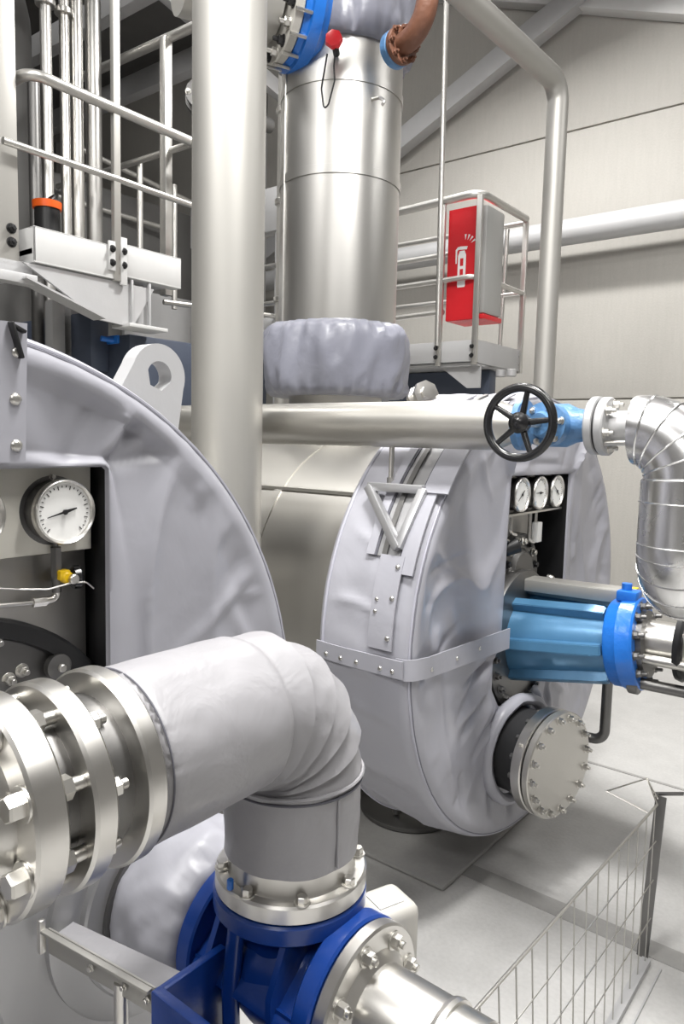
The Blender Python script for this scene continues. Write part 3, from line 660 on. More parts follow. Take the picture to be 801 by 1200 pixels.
# ------------------------------------------------------------------ pipes and valve above the machines
def pipework():
    Y, Z = 2.18, 1.906
    RX, RY_ = -2.065, 1.90; t = thing('riser_pipe', 'tall thick matt steel riser left of centre, reaching above the frame', 'pipe', (RX, RY_, 0))
    b = B(); lathe(b, (RX, RY_, 0), (0, 0, 1), [(0, 0), (0, .1325), (5.7, .1325), (5.7, 0)], 72); obj('pipe', b, steel_pipe, t)
    b = B(); lathe(b, (RX, RY_, 0), (0, 0, 1), [(0, .13), (0, .22), (.02, .22), (.02, .13)], 48); obj('base_flange', b, steel_pipe, t)
    t = thing('cross_pipe', 'horizontal steel pipe at mid height between thick riser and handwheel valve', 'pipe', (-1.7, Y, Z))
    b = B(); tube(b, [(-3.4, Y, Z-.005), (-1.09, Y, Z)], .0815, 56); obj('pipe', b, steel_satin, t)
    b = B(); lathe(b, (0, Y, Z), (1, 0, 0), [(-1.09, .0815), (-1.06, .07), (-1.03, .058), (-1.0, .056), (-1.0, 0)], 40); obj('reducer', b, steel_satin, t)
    b = B(); tube(b, [(-1.5, Y, 1.83), (-1.5, Y, 1.69)], .010, 10); tube(b, [(-1.5, Y, 1.715), (-1.5, Y, 1.69)], .016, 6); obj('hanger_rod', b, zinc, t)
    # gate valve
    X = -.885
    t = thing('gate_valve', 'light blue gate valve with black five-spoke handwheel', 'valve', (X, Y, Z-.08))
    b = B(); lathe(b, (X, Y, Z), (1, 0, 0), [(-.10, .04), (-.06, .05), (-.03, .066), (.03, .066), (.06, .052), (.10, .045), (.12, .06), (.12, 0)], 40)
    lathe(b, (X, Y, Z), (0, -1, 0), [(0, .062), (.09, .058), (.095, .066), (.11, .066), (.115, .04), (.15, .032), (.15, 0)], 32)
    lathe(b, (X, Y, Z), (1, 0, 0), [(-.125, 0), (-.125, .08), (-.105, .08), (-.1, .04)], 40); obj('body', b, blue_worn, t)
    for k in range(6):
        a = 2*PI*k/6+.2; bolt(t, (X+.052*math.cos(a), Y-.11, Z+.052*math.sin(a)), (0, -1, 0), .016, .006)
    b = B(); lathe(b, (X, Y, Z), (1, 0, 0), [(.105, 0), (.105, .082), (.11, .086), (.128, .086), (.13, .082), (.13, 0)], 56); obj('flange', b, galv, t)
    b = B(); tube(b, [(X, Y-.14, Z), (X, 1.90, Z)], .011, 12); obj('stem', b, steel_mach, t)
    wc = V((X-.005, 1.916, Z)); b = B(); n = 64
    tube(b, [wc+V((.098*math.cos(2*PI*i/n), 0, .098*math.sin(2*PI*i/n))) for i in range(n+1)], .0125, 14, False); hw = obj('handwheel', b, black_gloss, t)
    for k in range(5):
        a = 2*PI*k/5+1.35; o = V((math.cos(a), 0, math.sin(a))); b = B(); tube(b, [wc+o*.018+V((0, .008, 0)), wc+o*.094], [.010, .0075], 10); obj('spoke', b, black_gloss, hw)
    b = B(); lathe(b, wc, (0, -1, 0), [(-.02, 0), (-.02, .027), (.008, .030), (.014, .021), (.02, .014), (.024, 0)], 28); obj('hub', b, black_gloss, hw)
    # white flange + stub + clad elbow leg
    t = thing('clad_pipe', 'bright aluminium clad elbow pipe turning down at the right frame edge', 'pipe', (-.52, Y, 1.3))
    b = B(); lathe(b, (-.749, Y, Z-.002), (1, 0, 0), [(0, 0), (0, .082), (.004, .086), (.022, .086), (.026, .082), (.026, .05), (.03, .046), (.12, .046), (.12, 0)], 56); obj('flange', b, galv, t)
    b = B(); disc(b, (-.755, Y, Z-.002), (1, 0, 0), .08, 0, .006, 48, .001); obj('gasket', b, black, t)
    bolts(t, (-.723, Y, Z-.002), (1, 0, 0), .066, 6, .020, .012, zinc, .3)
    b = B(); tube(b, [(-.735, Y-.05, Z-.052), (-.62, Y-.06, Z-.047)], .008, 10); obj('stud', b, zinc, t)
    zc = Z-.012; xc = -.505; rb = .140
    def P(s):  # s 0..1 upper bend
        a = PI/2*s; return V((xc-rb+rb*math.sin(a), Y, zc-rb+rb*math.cos(a)))
    pts = [V((-.652, Y, zc))]+[P(i/20) for i in range(21)]
    b = B(); tube(b, pts, [.099]+[.100+.016*(i/20) for i in range(21)], 56); obj('elbow_cladding', b, clad, t)
    z0 = zc-rb; pts2 = [V((xc, Y, z0-z)) for z in (0, .06, .12, .18)]+[V((xc, Y+.10*(1-math.cos(a)), z0-.19-.10*math.sin(a))) for a in [PI/2*i/10 for i in range(11)]]+[V((xc, Y+.5, z0-.29))]
    b = B(); tube(b, pts2, .121, 56); obj('leg_cladding', b, clad, t)
    b = B(); tube(b, fillet([(xc, Y+.45, z0-.29), (xc+.22, Y+.62, z0-.29), (xc+.22, Y+.62, 0)], .15), .119, 40); obj('lower_run', b, clad, t)
    def bandring(p, T, r, nm, w=.0035):
        _, u, v = basis(T); b = B(); tube(b, [V(p)+(u*math.cos(2*PI*k/60)+v*math.sin(2*PI*k/60))*r for k in range(61)], w, 6, False); obj(nm, b, clad, t)
    for s in (.12, .32, .54, .76, .97): a = PI/2*s; bandring(P(s), (math.cos(a), 0, -math.sin(a)), .1005+.016*s, 'gore_bead', .003)
    for i, p in ((1, None), (3, None), (5, None), (7, None), (9, None), (11, None)): bandring(pts2[i], (pts2[i+1]-pts2[i-1]), .1215, 'binding_wire', .0022)
    # right-hand bent riser
    t = thing('bent_riser', 'slim steel pipe rising at right and bending away at the top', 'pipe', (-1.766, 4.1, 0))
    b = B(); tube(b, fillet([(-1.766, 4.1, 0), (-1.764, 4.1, 3.861), (-1.817, 2.99, 3.878), (-1.87, 1.88, 3.89)], .11), .059, 32); obj('pipe', b, steel_pipe, t)
    t = thing('wall_pipe', 'long pale round duct running along the concrete wall', 'pipe', (-3, 6.5, 3.6))
    b = B(); tube(b, [(-9, 6.5, 3.72), (3.5, 6.5, 3.745)], .112, 40); obj('pipe', b, galv, t)
    for x in (-5.5, 1.0):
        b = B(); bar(b, (x, 6.5, 3.61), (x, 6.8, 3.61), .05, .02); obj('bracket', b, galv, t)
pipework()

# ------------------------------------------------------------------ tower vessel behind the cross pipe
def tower():
    X, Y = -2.41, 2.97
    t = thing('column_vessel', 'tall bright steel cylindrical vessel behind the riser with padded collars', 'vessel', (X, Y, 1.75))
    b = B(); lathe(b, (X, Y, 0), (0, 0, 1), [(2.3, 0), (2.3, .30), (3.86, .30), (3.86, 0)], 80); obj('vessel_body', b, steel, t)
    for z in (3.10, 3.51):
        b = B(); lathe(b, (X, Y, 0), (0, 0, 1), [(z-.02, .301), (z-.02, .305), (z+.02, .305), (z+.022, .301)], 80); obj('cladding_band', b, steel, t)
    b = B(); tube(b, [(X-.12+.0, Y-.278, 2.42), (X-.12, Y-.278, 3.84)], .006, 8); obj('lap_seam', b, steel, t)
    def pad(z0, z1, r, sd, nm):
        b = B(); prof = [(z0, 0), (z0, r*.8)]; n = 18
        for i in range(n+1): s = i/n; prof.append((z0+(z1-z0)*s, r*(.86+.14*math.sin(PI*s)**.4)))
        prof += [(z1, r*.8), (z1, 0)]
        lathe(b, (X, Y, 0), (0, 0, 1), prof, 100, lambda tt, a: .026*nz(a*2.5, tt*4, sd)+.009*nz(a*6, tt*6, sd+3)+.014*max(0, 1-abs(nz(a*3.5, tt*3, sd+9))*3)**2+.010*math.sin(a*30+4*nz(a*3, 0, sd))*(1 if abs(tt-z0) < .06 or abs(tt-z1) < .06 else .1))
        return obj(nm, b, fabric_dark, t, 75)
    c = pad(2.06, 2.415, .372, 1., 'padded_collar')
    pad(3.69, 4.6, .365, 5., 'padded_hood')
    b = B(); lathe(b, (X, Y, 0), (0, 0, 1), [(1.78, .24), (2.1, .24)], 48); obj('neck', b, steel_satin, t)
    # red hand valve on the shell with a hanging chain loop
    b = B(); c = V((-2.20, 2.655, 3.595)); d = V((.5, -.8, .1)); tube(b, [c-d*.06, c+d*.03], .016, 10); vv = obj('vent_valve', b, black, t)
    b = B(); lathe(b, c+d*.04, d, [(-.02, 0), (-.02, .030), (0, .042), (.02, .038), (.03, .0)], 7); obj('red_knob', b, redpaint, vv)
    b = B(); P = [c+V((-.02, -.03, -.04)), c+V((-.05, -.03, -.18)), c+V((-.03, -.035, -.27)), c+V((.0, -.04, -.27)), c+V((.03, -.035, -.17)), c+V((.02, -.03, -.1)), c+V((.03, -.03, -.02))]; tube(b, fillet(P, .03, 5), .004, 6); obj('chain_loop', b, black, vv)
    # branch from the riser: pipe, flange, blue valve ring
    t2 = thing('branch_flange', 'bolted blue and steel flange at the top between riser and vessel', 'flange', (-2.49, 2.6, 3.58))
    n = V((.4, .917, 0)); c = V((-2.49, 2.58, 3.83))
    b = B(); lathe(b, c, n, [(-.45, 0), (-.45, .16), (-.02, .16), (-.02, 0)], 48); obj('branch_pipe', b, steel_pipe, t2)
    b = B(); lathe(b, c, n, [(0, .1), (0, .238), (.005, .243), (.04, .243), (.045, .236), (.045, .1)], 64); obj('flange', b, beige, t2)
    b = B(); lathe(b, c, n, [(.05, .1), (.05, .235), (.075, .245), (.08, .262), (.13, .266), (.14, .255), (.17, .24), (.18, .18), (.20, .1)], 64); obj('blue_ring', b, blue_br, t2)
    _, u, v = basis(n)
    for k in range(16):
        a = 2*PI*k/16; o = u*math.cos(a)+v*math.sin(a); bolt(t2, c+o*.208, -n, .034, .022, black if k % 2 else zinc)
        o = u*math.cos(a+.1)+v*math.sin(a+.1); b = B(); tube(b, [c+o*.25+n*y for y in (.0, .10)], .008, 8); obj('stud', b, zinc, t2)
    # rusty elbow at the right
    t3 = thing('rusty_elbow', 'rusty brown elbow with flanges at the top right of the vessel', 'pipe', (-1.9, 2.8, 3.5))
    n = V((.93, -.3, 0)).normalized(); c = V((-1.955, 2.80, 3.575))
    b = B(); disc(b, c, n, .078, -.04, .0, 32, .004); obj('blue_flange', b, blue_worn, t3)
    b = B(); disc(b, c, n, .078, .004, .034, 32, .004); disc(b, c+n*.19+V((0, 0, .215)), (0, 0, 1), .085, -.02, .01, 32, .004); disc(b, c+n*.19+V((0, 0, .215)), (0, 0, 1), .085, .014, .044, 32, .004)
    tube(b, fillet([c+n*.03, c+n*.19, c+n*.19+V((0, 0, .2))], .13), .047, 28); obj('elbow', b, rust, t3)
    bolts(t3, c+n*.034, n, .068, 8, .02, .012, rust); bolts(t3, c+n*.19+V((0, 0, .194)), (0, 0, -1), .068, 8, .02, .01, rust)
    # small hook pipe on the right of the vessel
    b = B(); tube(b, fillet([(-2.13, 2.85, 3.42), (-2.08, 2.84, 3.41), (-2.04, 2.83, 3.38), (-2.06, 2.83, 3.37)], .02), .008, 8); obj('small_hook', b, steel_mach, t)
    # capped fittings on top of the cross pipe level, by the collar
    t4 = thing('pipe_fitting', 'small round steel union just above the horizontal cross pipe', 'fitting', (-1.72, 2.72, 1.95))
    b = B(); lathe(b, (-1.72, 2.72, 2.045), (.8, -.5, .2), [(-.08, 0), (-.08, .04), (-.05, .055), (-.03, .055), (-.025, .035), (.02, .035), (.022, .058), (.04, .058), (.042, .03), (.06, .03), (.062, .0)], 8); tube(b, [(-1.72, 2.72, 2.03), (-1.72, 2.72, 1.80)], .03, 16)
    tube(b, [(-1.7, 2.74, 2.03), (-1.35, 2.85, 2.03)], .02, 14); obj('union_body', b, steel_mach, t4)
tower()

# ------------------------------------------------------------------ platforms
def rail_tubes(parent, segs, r, nm='rail'):
    for s in segs:
        b = B(); tube(b, fillet(s, .10, 8) if len(s) > 2 else s, r, 14); obj(nm, b, rail_m, parent)
def platform_right():
    t = thing('service_platform', 'right-hand galvanised service platform with curved handrail', 'platform', (-2.7, 4.75, 2.2))
    x0, x1, y0, y1, z = -3.6, -2.40, 4.42, 5.12, 2.385
    b = B(); box(b, (x0, y0+.02, z-.02), (x1-.02, y1, z+.02), .004); obj('deck', b, galv, t)
    b = B(); box(b, (x0, y0, z-.005), (x1, y0+.012, z+.145), .002); box(b, (x0, y0, z-.005), (x1, y0+.06, z+.005), .002); obj('toe_board', b, galv, t)
    b = B(); box(b, (x1-.012, y0+.04, z-.005), (x1, y1, z+.15), .002); obj('toe_board', b, galv, t)
    for p in ((-2.672, y0-.01, 1), (-2.40, y0, 2), (x1, y1, 2)):
        b = B(); box(b, (p[0]-.02, p[1]-.012, z-.02), (p[0]+.02, p[1]+.012, 3.46 if p[2] == 2 else 3.44), .004); o = obj('post', b, rail_m, t)
        for dz in (.04, .10): bolt(o, (p[0]-.014, p[1]-.014, z+dz), (0, -1, 0), .02, .0, black)
    b = B(); tube(b, [(-2.58, y1+.02, z+.05), (-2.555, y1+.02, 3.43)], .016, 10); obj('post', b, rail_m, t)
    zt = 3.475
    rail_tubes(t, [[(-3.6, y0, zt-.03), (x1, y0, zt), (x1, y1, zt)]], .027, 'handrail')
    rail_tubes(t, [[(-3.6, y0, 2.93), (x1, y0, 2.945), (x1, y1+.02, 2.945)], [(-3.6, y1+.02, zt-.02), (x1, y1+.02, zt-.02)], [(-3.6, y1+.02, 2.95), (x1, y1+.02, 2.95)], [(-3.6, y0+.1, 3.13), (-2.68, y0+.1, 3.14)], [(-3.6, y0+.05, 2.72), (-2.68, y0+.05, 2.74)]], .018)
    # gusset brackets and blue grey beam
    b = B(); prism(b, [(-2.69, y0+.06, z-.02), (-2.38, y0+.06, z-.02), (-2.38, y0+.06, z-.17), (-2.48, y0+.06, z-.17)], (0, .012, 0)); prism(b, [(-2.69, y0+.02, z-.025), (-2.38, y0+.02, z-.025), (-2.38, y0+.12, z-.025), (-2.69, y0+.12, z-.025)], (0, 0, .01)); obj('gusset', b, galv, t)
    for x in (-2.25, -2.17):
        b = B(); disc(b, (x-.1, y0+.3, z-.05), (0, 0, 1), .035, -.03, .02, 16); obj('beam_clamp', b, galv, t)
    b = B(); box(b, (-4.2, 4.75, 2.10), (-2.45, 4.85, 2.36), .005); obj('support_beam', b, blue_dark, t)
    for x in (-3.9, -2.7):
        b = B(); box(b, (x-.06, 4.74, 0), (x+.06, 4.86, 2.2), .005); obj('support_column', b, blue_dark, t)
    # conduit rising from the first post
    t2 = thing('conduit', 'thin vertical steel conduit above the red extinguisher cover', 'conduit', (-2.69, 4.40, 3.4))
    b = B(); tube(b, [(-2.676, 4.396, 2.5), (-2.70, 4.40, 4.7), (-2.72, 4.40, 6.0)], .018, 12); tag(t2, t2['label'], t2['category']); obj('tube', b, rail_m, t2)
    # extinguisher cover
    t3 = thing('extinguisher_cover', 'red and grey box cover with white extinguisher symbol on platform railing', 'extinguisher box', (-2.55, 4.46, 2.66))
    xa, xb, ya, yb, za, zb = -2.652, -2.365, 4.455, 4.72, 2.675, 3.41
    b = B(); n = 12
    prism(b, [(xa, ya, za), (xb-.05, ya, za), (xb-.05, ya, zb), (xa, ya, zb)], (0, .01, 0)); obj('red_front', b, red, t3)
    b = B(); prism(b, [(xb-.05, ya, za+.02), (xb, ya+.03, za+.03), (xb, yb, za+.06), (xb, yb, zb+.02), (xb, ya+.03, zb+.02), (xb-.05, ya, zb)], (-.008, 0, 0)) if False else box(b, (xb-.06, ya+.005, za+.03), (xb, yb, zb), .02); obj('grey_body', b, greyclear, t3)
    b = B(); box(b, (xa, ya+.002, za-.005), (xb+.005, yb, za+.028), .006); obj('red_base', b, red, t3)
    b = B(); box(b, (xa+.005, ya+.011, za+.02), (xb-.06, yb, zb-.005), .01); obj('red_side', b, red, t3)
    b = B(); yq = ya-.003
    def q(pts): prism(b, [(x, yq, z) for x, z in pts], (0, .0025, 0))
    cx, cz = -2.54, 3.03
    q([(cx-.026, cz-.14), (cx+.026, cz-.14), (cx+.03, cz-.13), (cx+.03, cz+.07), (cx+.018, cz+.10), (cx-.018, cz+.10), (cx-.03, cz+.07), (cx-.03, cz-.13)])
    q([(cx-.03, cz+.11), (cx+.034, cz+.105), (cx+.04, cz+.125), (cx-.02, cz+.13)]); q([(cx-.048, cz+.02), (cx-.04, cz+.02), (cx-.038, cz+.10), (cx-.02, cz+.12), (cx-.03, cz+.13), (cx-.05, cz+.11)])
    for k in range(4): a = .5+k*.35; q([(cx+.02+.05*math.cos(a), cz+.12+.05*math.sin(a)), (cx+.02+.085*math.cos(a-.08), cz+.12+.085*math.sin(a-.08)), (cx+.02+.085*math.cos(a+.08), cz+.12+.085*math.sin(a+.08))])
    sy = obj('extinguisher_symbol', b, white_matt, t3, label='white extinguisher pictogram')
    b = B(); q2 = ya-.0045; prism(b, [(cx-.012, q2, cz-.09), (cx+.012, q2, cz-.09), (cx+.012, q2, cz-.02), (cx-.012, q2, cz-.02)], (0, .001, 0)); prism(b, [(cx-.012, q2, cz+.0), (cx+.012, q2, cz+.0), (cx+.012, q2, cz+.05), (cx-.012, q2, cz+.05)], (0, .001, 0)); obj('symbol_window', b, red, sy)
platform_right()

def platform_left():
    X = -4.33
    t = thing('service_platform', 'left-hand white steel gantry platform with tube railings above the near machine', 'platform', (-4.8, 3.0, 2.6))
    b = B(); box(b, (-4.98, 2.40, 2.93), (X-.02, 3.52, 2.97), .004); obj('deck', b, galv, t)
    for y0, y1, dz in ((2.40, 2.965, 0), (3.02, 3.525, .03)):
        b = B(); box(b, (X-.012, y0, 2.885+dz), (X, y1, 3.095+dz), .004); box(b, (X-.10, y0, 2.88+dz), (X, y1, 2.892+dz), .003); box(b, (X-.07, y0, 3.085+dz), (X, y1, 3.095+dz), .003); obj('toe_board', b, paint_w, t)
    b = B(); box(b, (-4.98, 2.40, 2.885), (X, 2.412, 3.095), .004); obj('toe_board', b, paint_w, t)
    b = B(); box(b, (X-.03, 3.5, 2.91), (X-.015, 3.53, 3.12), .003); obj('end_plate', b, paint_w, t)
    # posts
    for y, z0, z1, w in ((2.985, 2.87, 5.6, .026),):
        b = B(); box(b, (X-w, y-w, z0), (X+.012, y+w, z1), .004); o = obj('post', b, steel_pipe, t)
        b = B(); box(b, (X-.004, y+.02, z0-.02), (X+.016, y+.07, 3.16), .002); box(b, (X-.004, y-.07, z0+.06), (X+.014, y-.02, 3.12), .002); obj('post_plate', b, paint_w, o)
        for yy in (y-.045, y+.045):
            for z in (2.98, 3.07): bolt(o, (X+.014, yy, z), (1, -.2, 0), .03, .01, black)
    b = B(); box(b, (X-.13, 2.20, 2.84), (X-.06, 2.34, 5.9), .006); obj('post', b, steel_pipe, t)
    for z in (2.98, 3.06): bolt(t, (X-.06, 2.29, z), (1, 0, 0), .04, .01, black)
    rail_tubes(t, [[(-4.98, 2.39, 3.975), (X, 2.39, 3.975), (X, 3.9, 3.965)]], .034, 'handrail')
    rail_tubes(t, [[(X, 2.22, 3.53), (X, 3.02, 3.53), (X, 3.9, 3.52)]], .022)
    # cantilever bracket, stub column and base plate below
    b = B(); prism(b, [(X-.02, 2.34, 2.87), (X-.02, 3.3, 2.87), (X-.02, 3.12, 2.585), (X-.02, 2.86, 2.60)], (-.02, 0, 0)); prism(b, [(X+.05, 2.32, 2.765), (X+.05, 2.86, 2.60), (X-.09, 2.86, 2.60), (X-.09, 2.32, 2.765)], (0, .003, .012)); obj('cantilever_bracket', b, galv, t)
    b = B(); box(b, (X-.10, 3.10, 2.60), (X-.085, 3.26, 2.90), .002); box(b, (X-.03, 3.10, 2.60), (X+.0, 3.115, 2.90), .002); box(b, (X-.03, 3.245, 2.60), (X+.0, 3.26, 2.90), .002); obj('stub_column', b, galv, t)
    b = B(); box(b, (X-.15, 3.04, 2.575), (X+.06, 3.36, 2.60), .004); obj('base_plate', b, paint_w, t)
    b = B(); box(b, (X-.1, 2.12, 2.74), (X+.0, 2.42, 2.80), .004); box(b, (-4.98, 2.2, 2.80), (X-.06, 2.42, 2.88), .004); obj('edge_beam', b, galv, t)
    # main beams below
    b = B(); box(b, (-9, 3.05, 2.30), (-4.75, 3.2, 2.72), .01); box(b, (-5.0, 3.2, 2.05), (-4.5, 4.6, 2.56), .01); obj('main_beam', b, blue_dark, t)
    for y in (2.9, 3.05):
        b = B(); box(b, (-5.1, y, 2.2), (-5.0, y+.1, 2.8), .005); obj('hanger', b, galv, t)
    for x, y in ((-5.2, 4.3), (-8.5, 3.1)):
        b = B(); box(b, (x-.07, y-.07, 0), (x+.07, y+.07, 2.3), .005); obj('support_column', b, blue_dark, t)
    b = B(); box(b, (-4.78, 3.18, 2.50), (-4.62, 3.34, 2.56), .01); tube(b, [(-4.7, 3.1, 2.53), (-4.6, 3.5, 2.5)], .02, 10); obj('blue_clamp', b, blue_br, t)
    t3 = thing('stair_railing', 'tall tube railing crossing behind the left gantry platform', 'railing', (-5.2, 3.6, 2.9))
    b = B(); box(b, (-4.63, 3.565, 2.9), (-4.56, 3.63, 4.75), .005); obj('post', b, rail_m, t3)
    rail_tubes(t3, [[(-6.03, 3.62, 4.80), (-4.2, 3.62, 4.745)]], .034, 'handrail')
    rail_tubes(t3, [[(-6.12, 3.62, 3.99), (-4.2, 3.62, 3.95)], [(-6.1, 3.6, 3.9), (-6.1, 4.9, 3.90)], [(-6.05, 3.8, 4.35), (-6.05, 5.2, 4.2)]], .024)
    for x, y in ((-5.55, 3.66), (-5.0, 3.66), (-5.25, 4.2)):
        b = B(); tube(b, [(x, y, 2.95), (x, y, 4.0)], .024, 12); obj('post', b, rail_m, t3)
    # warning lamp standing on the deck
    t2 = thing('site_lamp', 'small black lamp with orange band standing on the left platform', 'lamp', (-4.62, 2.655, 2.97))
    c = (-4.62, 2.655, 0)
    b = B(); lathe(b, c, (0, 0, 1), [(2.97, 0), (2.97, .08), (3.32, .08), (3.32, 0)], 24); obj('body', b, black, t2)
    b = B(); lathe(b, c, (0, 0, 1), [(3.30, .07), (3.30, .09), (3.345, .093), (3.355, .06), (3.355, 0)], 24); obj('orange_band', b, orange, t2)
    b = B(); P = [(c[0]+.05*math.cos(a), c[1]+.05*math.sin(a), 3.35+.05*math.sin(a)) for a in [PI*i/10 for i in range(11)]]; tube(b, P, .008, 8); obj('handle', b, black, t2)
platform_left()

# ------------------------------------------------------------------ background on the left
def background():
    labs = ['dull grey fat vertical pipe, leftmost behind the left railing', 'slim steel vertical pipe right of the fat grey pipe', 'polished steel vertical pipe, middle of the row behind the railing',
            'yellowish polished vertical pipe left of the widest bright pipe', 'widest bright vertical pipe, rightmost of the row behind the railing']
    for i, ((x, y, r, m)) in enumerate(((-5.2, 2.90, .043, steel_dark), (-5.2, 3.0, .040, steel), (-5.2, 3.145, .036, steel_mach), (-5.2, 3.245, .046, steel_mach), (-5.2, 3.385, .060, steel))):
        t = thing('vertical_pipe', labs[i], 'pipe', (x, y, 2.0), 'vertical pipes behind the left railing')
        b = B(); lathe(b, (x, y, 0), (0, 0, 1), [(2.0, 0), (2.0, r), (4.35+.2*i if i == 0 else 6.9, r), (4.35 if i == 0 else 6.9, 0)], 28); obj('pipe', b, m, t)
        if i in (1, 2):
            b = B(); disc(b, (x, y, 4.92), (0, 0, 1), r+.03, -.02, .02, 24); obj('collar', b, m, t)
    t = thing('round_duct', 'dark grey curved duct at the top left corner', 'duct', (-6.2, 3.1, 4.0))
    b = B(); tube(b, fillet([(-6.2, 3.15, 2.2), (-6.2, 3.15, 5.6), (-6.9, 1.4, 5.7)], .5), .26, 36); obj('duct', b, darkmach, t)
    t = thing('machine_block', 'dark machine housing in shadow behind the left platform', 'machine', (-7.5, 4.5, 0))
    b = B(); box(b, (-8.6, 3.7, 0), (-6.6, 6.2, 4.3), .05); o = obj('housing', b, darkmach, t)
    b = B(); box(b, (-6.62, 4.6, 2.6), (-6.55, 5.9, 3.35), .01); obj('access_panel', b, galv, o)
    t = thing('overhead_gantry', 'grey overhead walkway beams at the upper left', 'gantry', (-7, 4.6, 5.0))
    for y, z in ((3.9, 5.5), (4.7, 5.35)):
        b = B(); bar(b, (-9, y, z), (-4.9, y, z-.05), .12, .2, (0, 0, 1), .01); obj('beam', b, galv, t)
    b = B(); bar(b, (-9, 4.3, 5.55), (-4.9, 4.3, 5.5), .9, .05); obj('walkway', b, darkmach, t)
    b = B(); bar(b, (-4.95, 3.2, 5.45), (-4.95, 5.4, 5.0), .08, .14, (0, 0, 1), .005); obj('edge_channel', b, galv, t)
    for x in (-8.7, -5.2):
        b = B(); box(b, (x-.06, 5.1, 0), (x+.06, 5.22, 5.4), .004); obj('column', b, darkmach, t)
    t = thing('side_frame', 'pale steel frame with thin rails seen low beside the riser', 'frame', (-4.6, 4.6, 2.0))
    b = B(); box(b, (-5.4, 4.5, 2.62), (-4.2, 4.62, 2.85), .006); obj('beam', b, galv, t)
    b = B(); box(b, (-5.4, 4.5, 3.55), (-4.2, 4.62, 3.9), .006); obj('beam', b, galv, t)
    for p, q in (((-4.5, 3.5, 2.83), (-4.3, 4.5, 2.85)), ((-5.1, 4.45, 2.95), (-4.2, 4.45, 2.95)), ((-5.1, 4.45, 3.25), (-4.2, 4.45, 3.25))):
        b = B(); tube(b, [p, q], .02, 10); obj('rail', b, rail_m, t)
    for x in (-5.3, -4.3):
        b = B(); box(b, (x-.05, 4.52, 0), (x+.05, 4.6, 3.6), .004); obj('column', b, galv, t)
    t = thing('hydraulic_fitting', 'small bolted round valve head between posts at upper left', 'valve', (-4.7, 4.3, 4.5))
    b = B(); c = (-4.6, 3.95, 4.45); lathe(b, c, (.7, -.7, .1), [(-.2, 0), (-.2, .08), (-.05, .08), (-.05, .13), (0, .13), (.0, .07), (.06, .07), (.06, .12), (.09, .12), (.09, 0)], 24); tube(b, [c, (-4.6, 4.7, 4.5)], .06, 16); o = obj('valve_head', b, steel_dark, t)
    bolts(o, (c[0]+.063, c[1]-.063, c[2]+.01), (.7, -.7, .1), .1, 6, .03, .0)
    # thin riser with clips right of the thick riser
    t = thing('instrument_riser', 'narrow steel tube with clips between thick riser and bright vessel', 'pipe', (-3.05, 3.25, 2.0))
    b = B(); tube(b, [(-3.0, 3.2, 1.9), (-3.0, 3.2, 4.5)], .05, 20); obj('tube', b, steel_pipe, t)
    for z in (2.65, 3.2, 3.7):
        b = B(); disc(b, (-3.0, 3.2, z), (0, 0, 1), .062, -.015, .015, 20); obj('clip', b, zinc, t)
background()

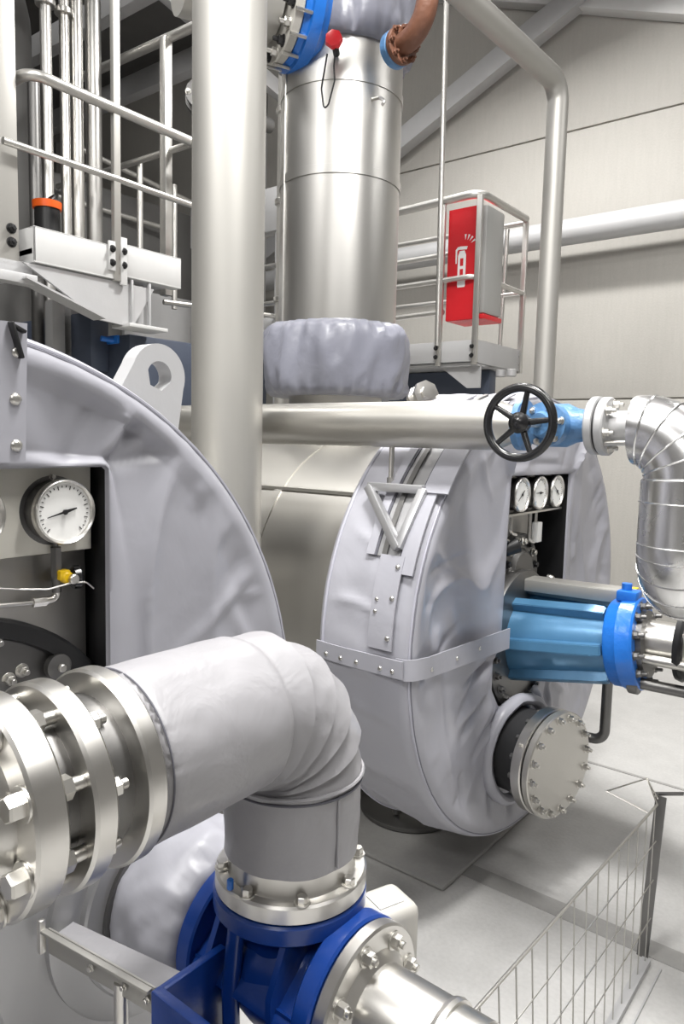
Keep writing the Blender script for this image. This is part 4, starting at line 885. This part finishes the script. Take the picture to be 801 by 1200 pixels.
# ------------------------------------------------------------------ mesh tray fence in the foreground
def fence():
    t = thing('wire_mesh_fence', 'low welded wire mesh panel running along the floor at lower right', 'fence', (-.65, 1.9, 0))
    yf, yn = 2.615, .35
    top = lambda y: V((-.63-.055*(yf-y)/1.48, y, .60)); bot = lambda y: V((-.63, y, .015))
    b = B(); tube(b, [top(yf), top(yn)], .0045, 8); obj('top_wire', b, zinc, t)
    n = 26
    for k in range(n):
        y = yf-.02-k*.086; b = B(); tube(b, [bot(y), top(y)], .0021, 6); obj('vertical_wire', b, steel_pipe, t)
    for z in (.17, .32, .47):
        f = z/.61; b = B(); tube(b, [bot(yf).lerp(top(yf), f)+V((.004, 0, 0)), bot(yn).lerp(top(yn), f)+V((.004, 0, 0))], .0020, 6); obj('horizontal_wire', b, zinc, t)
    b = B(); bar(b, bot(yf)+V((0, .0, 0)), bot(yn), .03, .02); bar(b, bot(yf)+V((.05, .0, -.01)), bot(yn)+V((.05, 0, -.01)), .006, .008); obj('base_rail', b, galv, t)
    b = B(); bar(b, bot(yf)+V((-.02, .03, -.015)), V((-.625, yf+.03, .62)), .035, .006, (0, 1, 0), .001); bar(b, bot(yf)+V((-.04, .045, -.015)), V((-.642, yf+.045, .62)), .006, .03, (0, 1, 0), .001); p = obj('corner_post', b, steel_dark, t)
    b = B(); bar(b, (-.655, yf+.05, .612), (-.56, yf+.06, .640), .02, .006); obj('top_tab', b, steel_dark, p)
    b = B(); tube(b, [(-.63, yf, .622), (-.70, yf+.12, .63), (-.80, yf-.02, .60)], .003, 6); tube(b, [(-.63, yf, .60), (-.70, yf+.12, .63)], .003, 6); tube(b, [(-.80, yf-.02, .60), (-.66, yf, .56)], .003, 6); obj('bent_end_wire', b, zinc, t)
fence()

# ------------------------------------------------------------------ light and camera
def area(name, loc, target, size, energy, col=(1, .985, .96), size_y=None):
    l = bpy.data.lights.new(name, 'AREA'); l.energy = energy; l.size = size; l.color = col
    if size_y: l.shape = 'RECTANGLE'; l.size_y = size_y
    o = bpy.data.objects.new(name, l); COL.objects.link(o); o.location = loc
    o.rotation_euler = (V(target)-V(loc)).to_track_quat('-Z', 'Y').to_euler()
area('hall_light', (-1.6, -1.6, 5.3), (-1.8, 3.2, .6), .7, 110, size_y=.7)
area('hall_light', (-2.7, 4.5, 5.75), (-1.8, 3.6, 0), .45, 260, size_y=.45)
area('hall_light', (-.6, 1.3, 5.0), (-.9, 1.3, 0), .6, 190, size_y=.6)  # key added over the foreground to whiten the elbow top
for x in (-6.0, -2.6, .6):
    for y in (-2.5, 1.4, 4.2):
        z = 5.5-.393*(x+1.856)
        area('hall_light', (x, y, z), (x, y, 0), 1.6, {-6.0: 55, -2.6: 80, .6: 80}[x]*(.45 if y > 4 else 1), size_y=.35)
w = bpy.data.worlds.new('World'); bpy.context.scene.world = w; w.use_nodes = True
w.node_tree.nodes['Background'].inputs[0].default_value = (.8, .82, .85, 1); w.node_tree.nodes['Background'].inputs[1].default_value = .3

cd = bpy.data.cameras.new('Camera'); cam = bpy.data.objects.new('Camera', cd); COL.objects.link(cam)
Mc = Matrix(((0.78279624, -0.08019417, 0.61708909), (0.62184846, 0.06396678, -0.78052081), (0.02312002, 0.99472466, 0.09994157)))
M4 = Mc.to_4x4(); M4.translation = (0, 0, 1.85); cam.matrix_world = M4
cd.lens = 25.624; cd.sensor_width = 36; cd.sensor_fit = 'AUTO'; cd.clip_start = .05
sc = bpy.context.scene; sc.camera = cam
sc.view_settings.view_transform = 'Standard'; sc.view_settings.look = 'None'; sc.view_settings.gamma = 1; sc.view_settings.use_curve_mapping = False
sc.view_settings.exposure = -.02
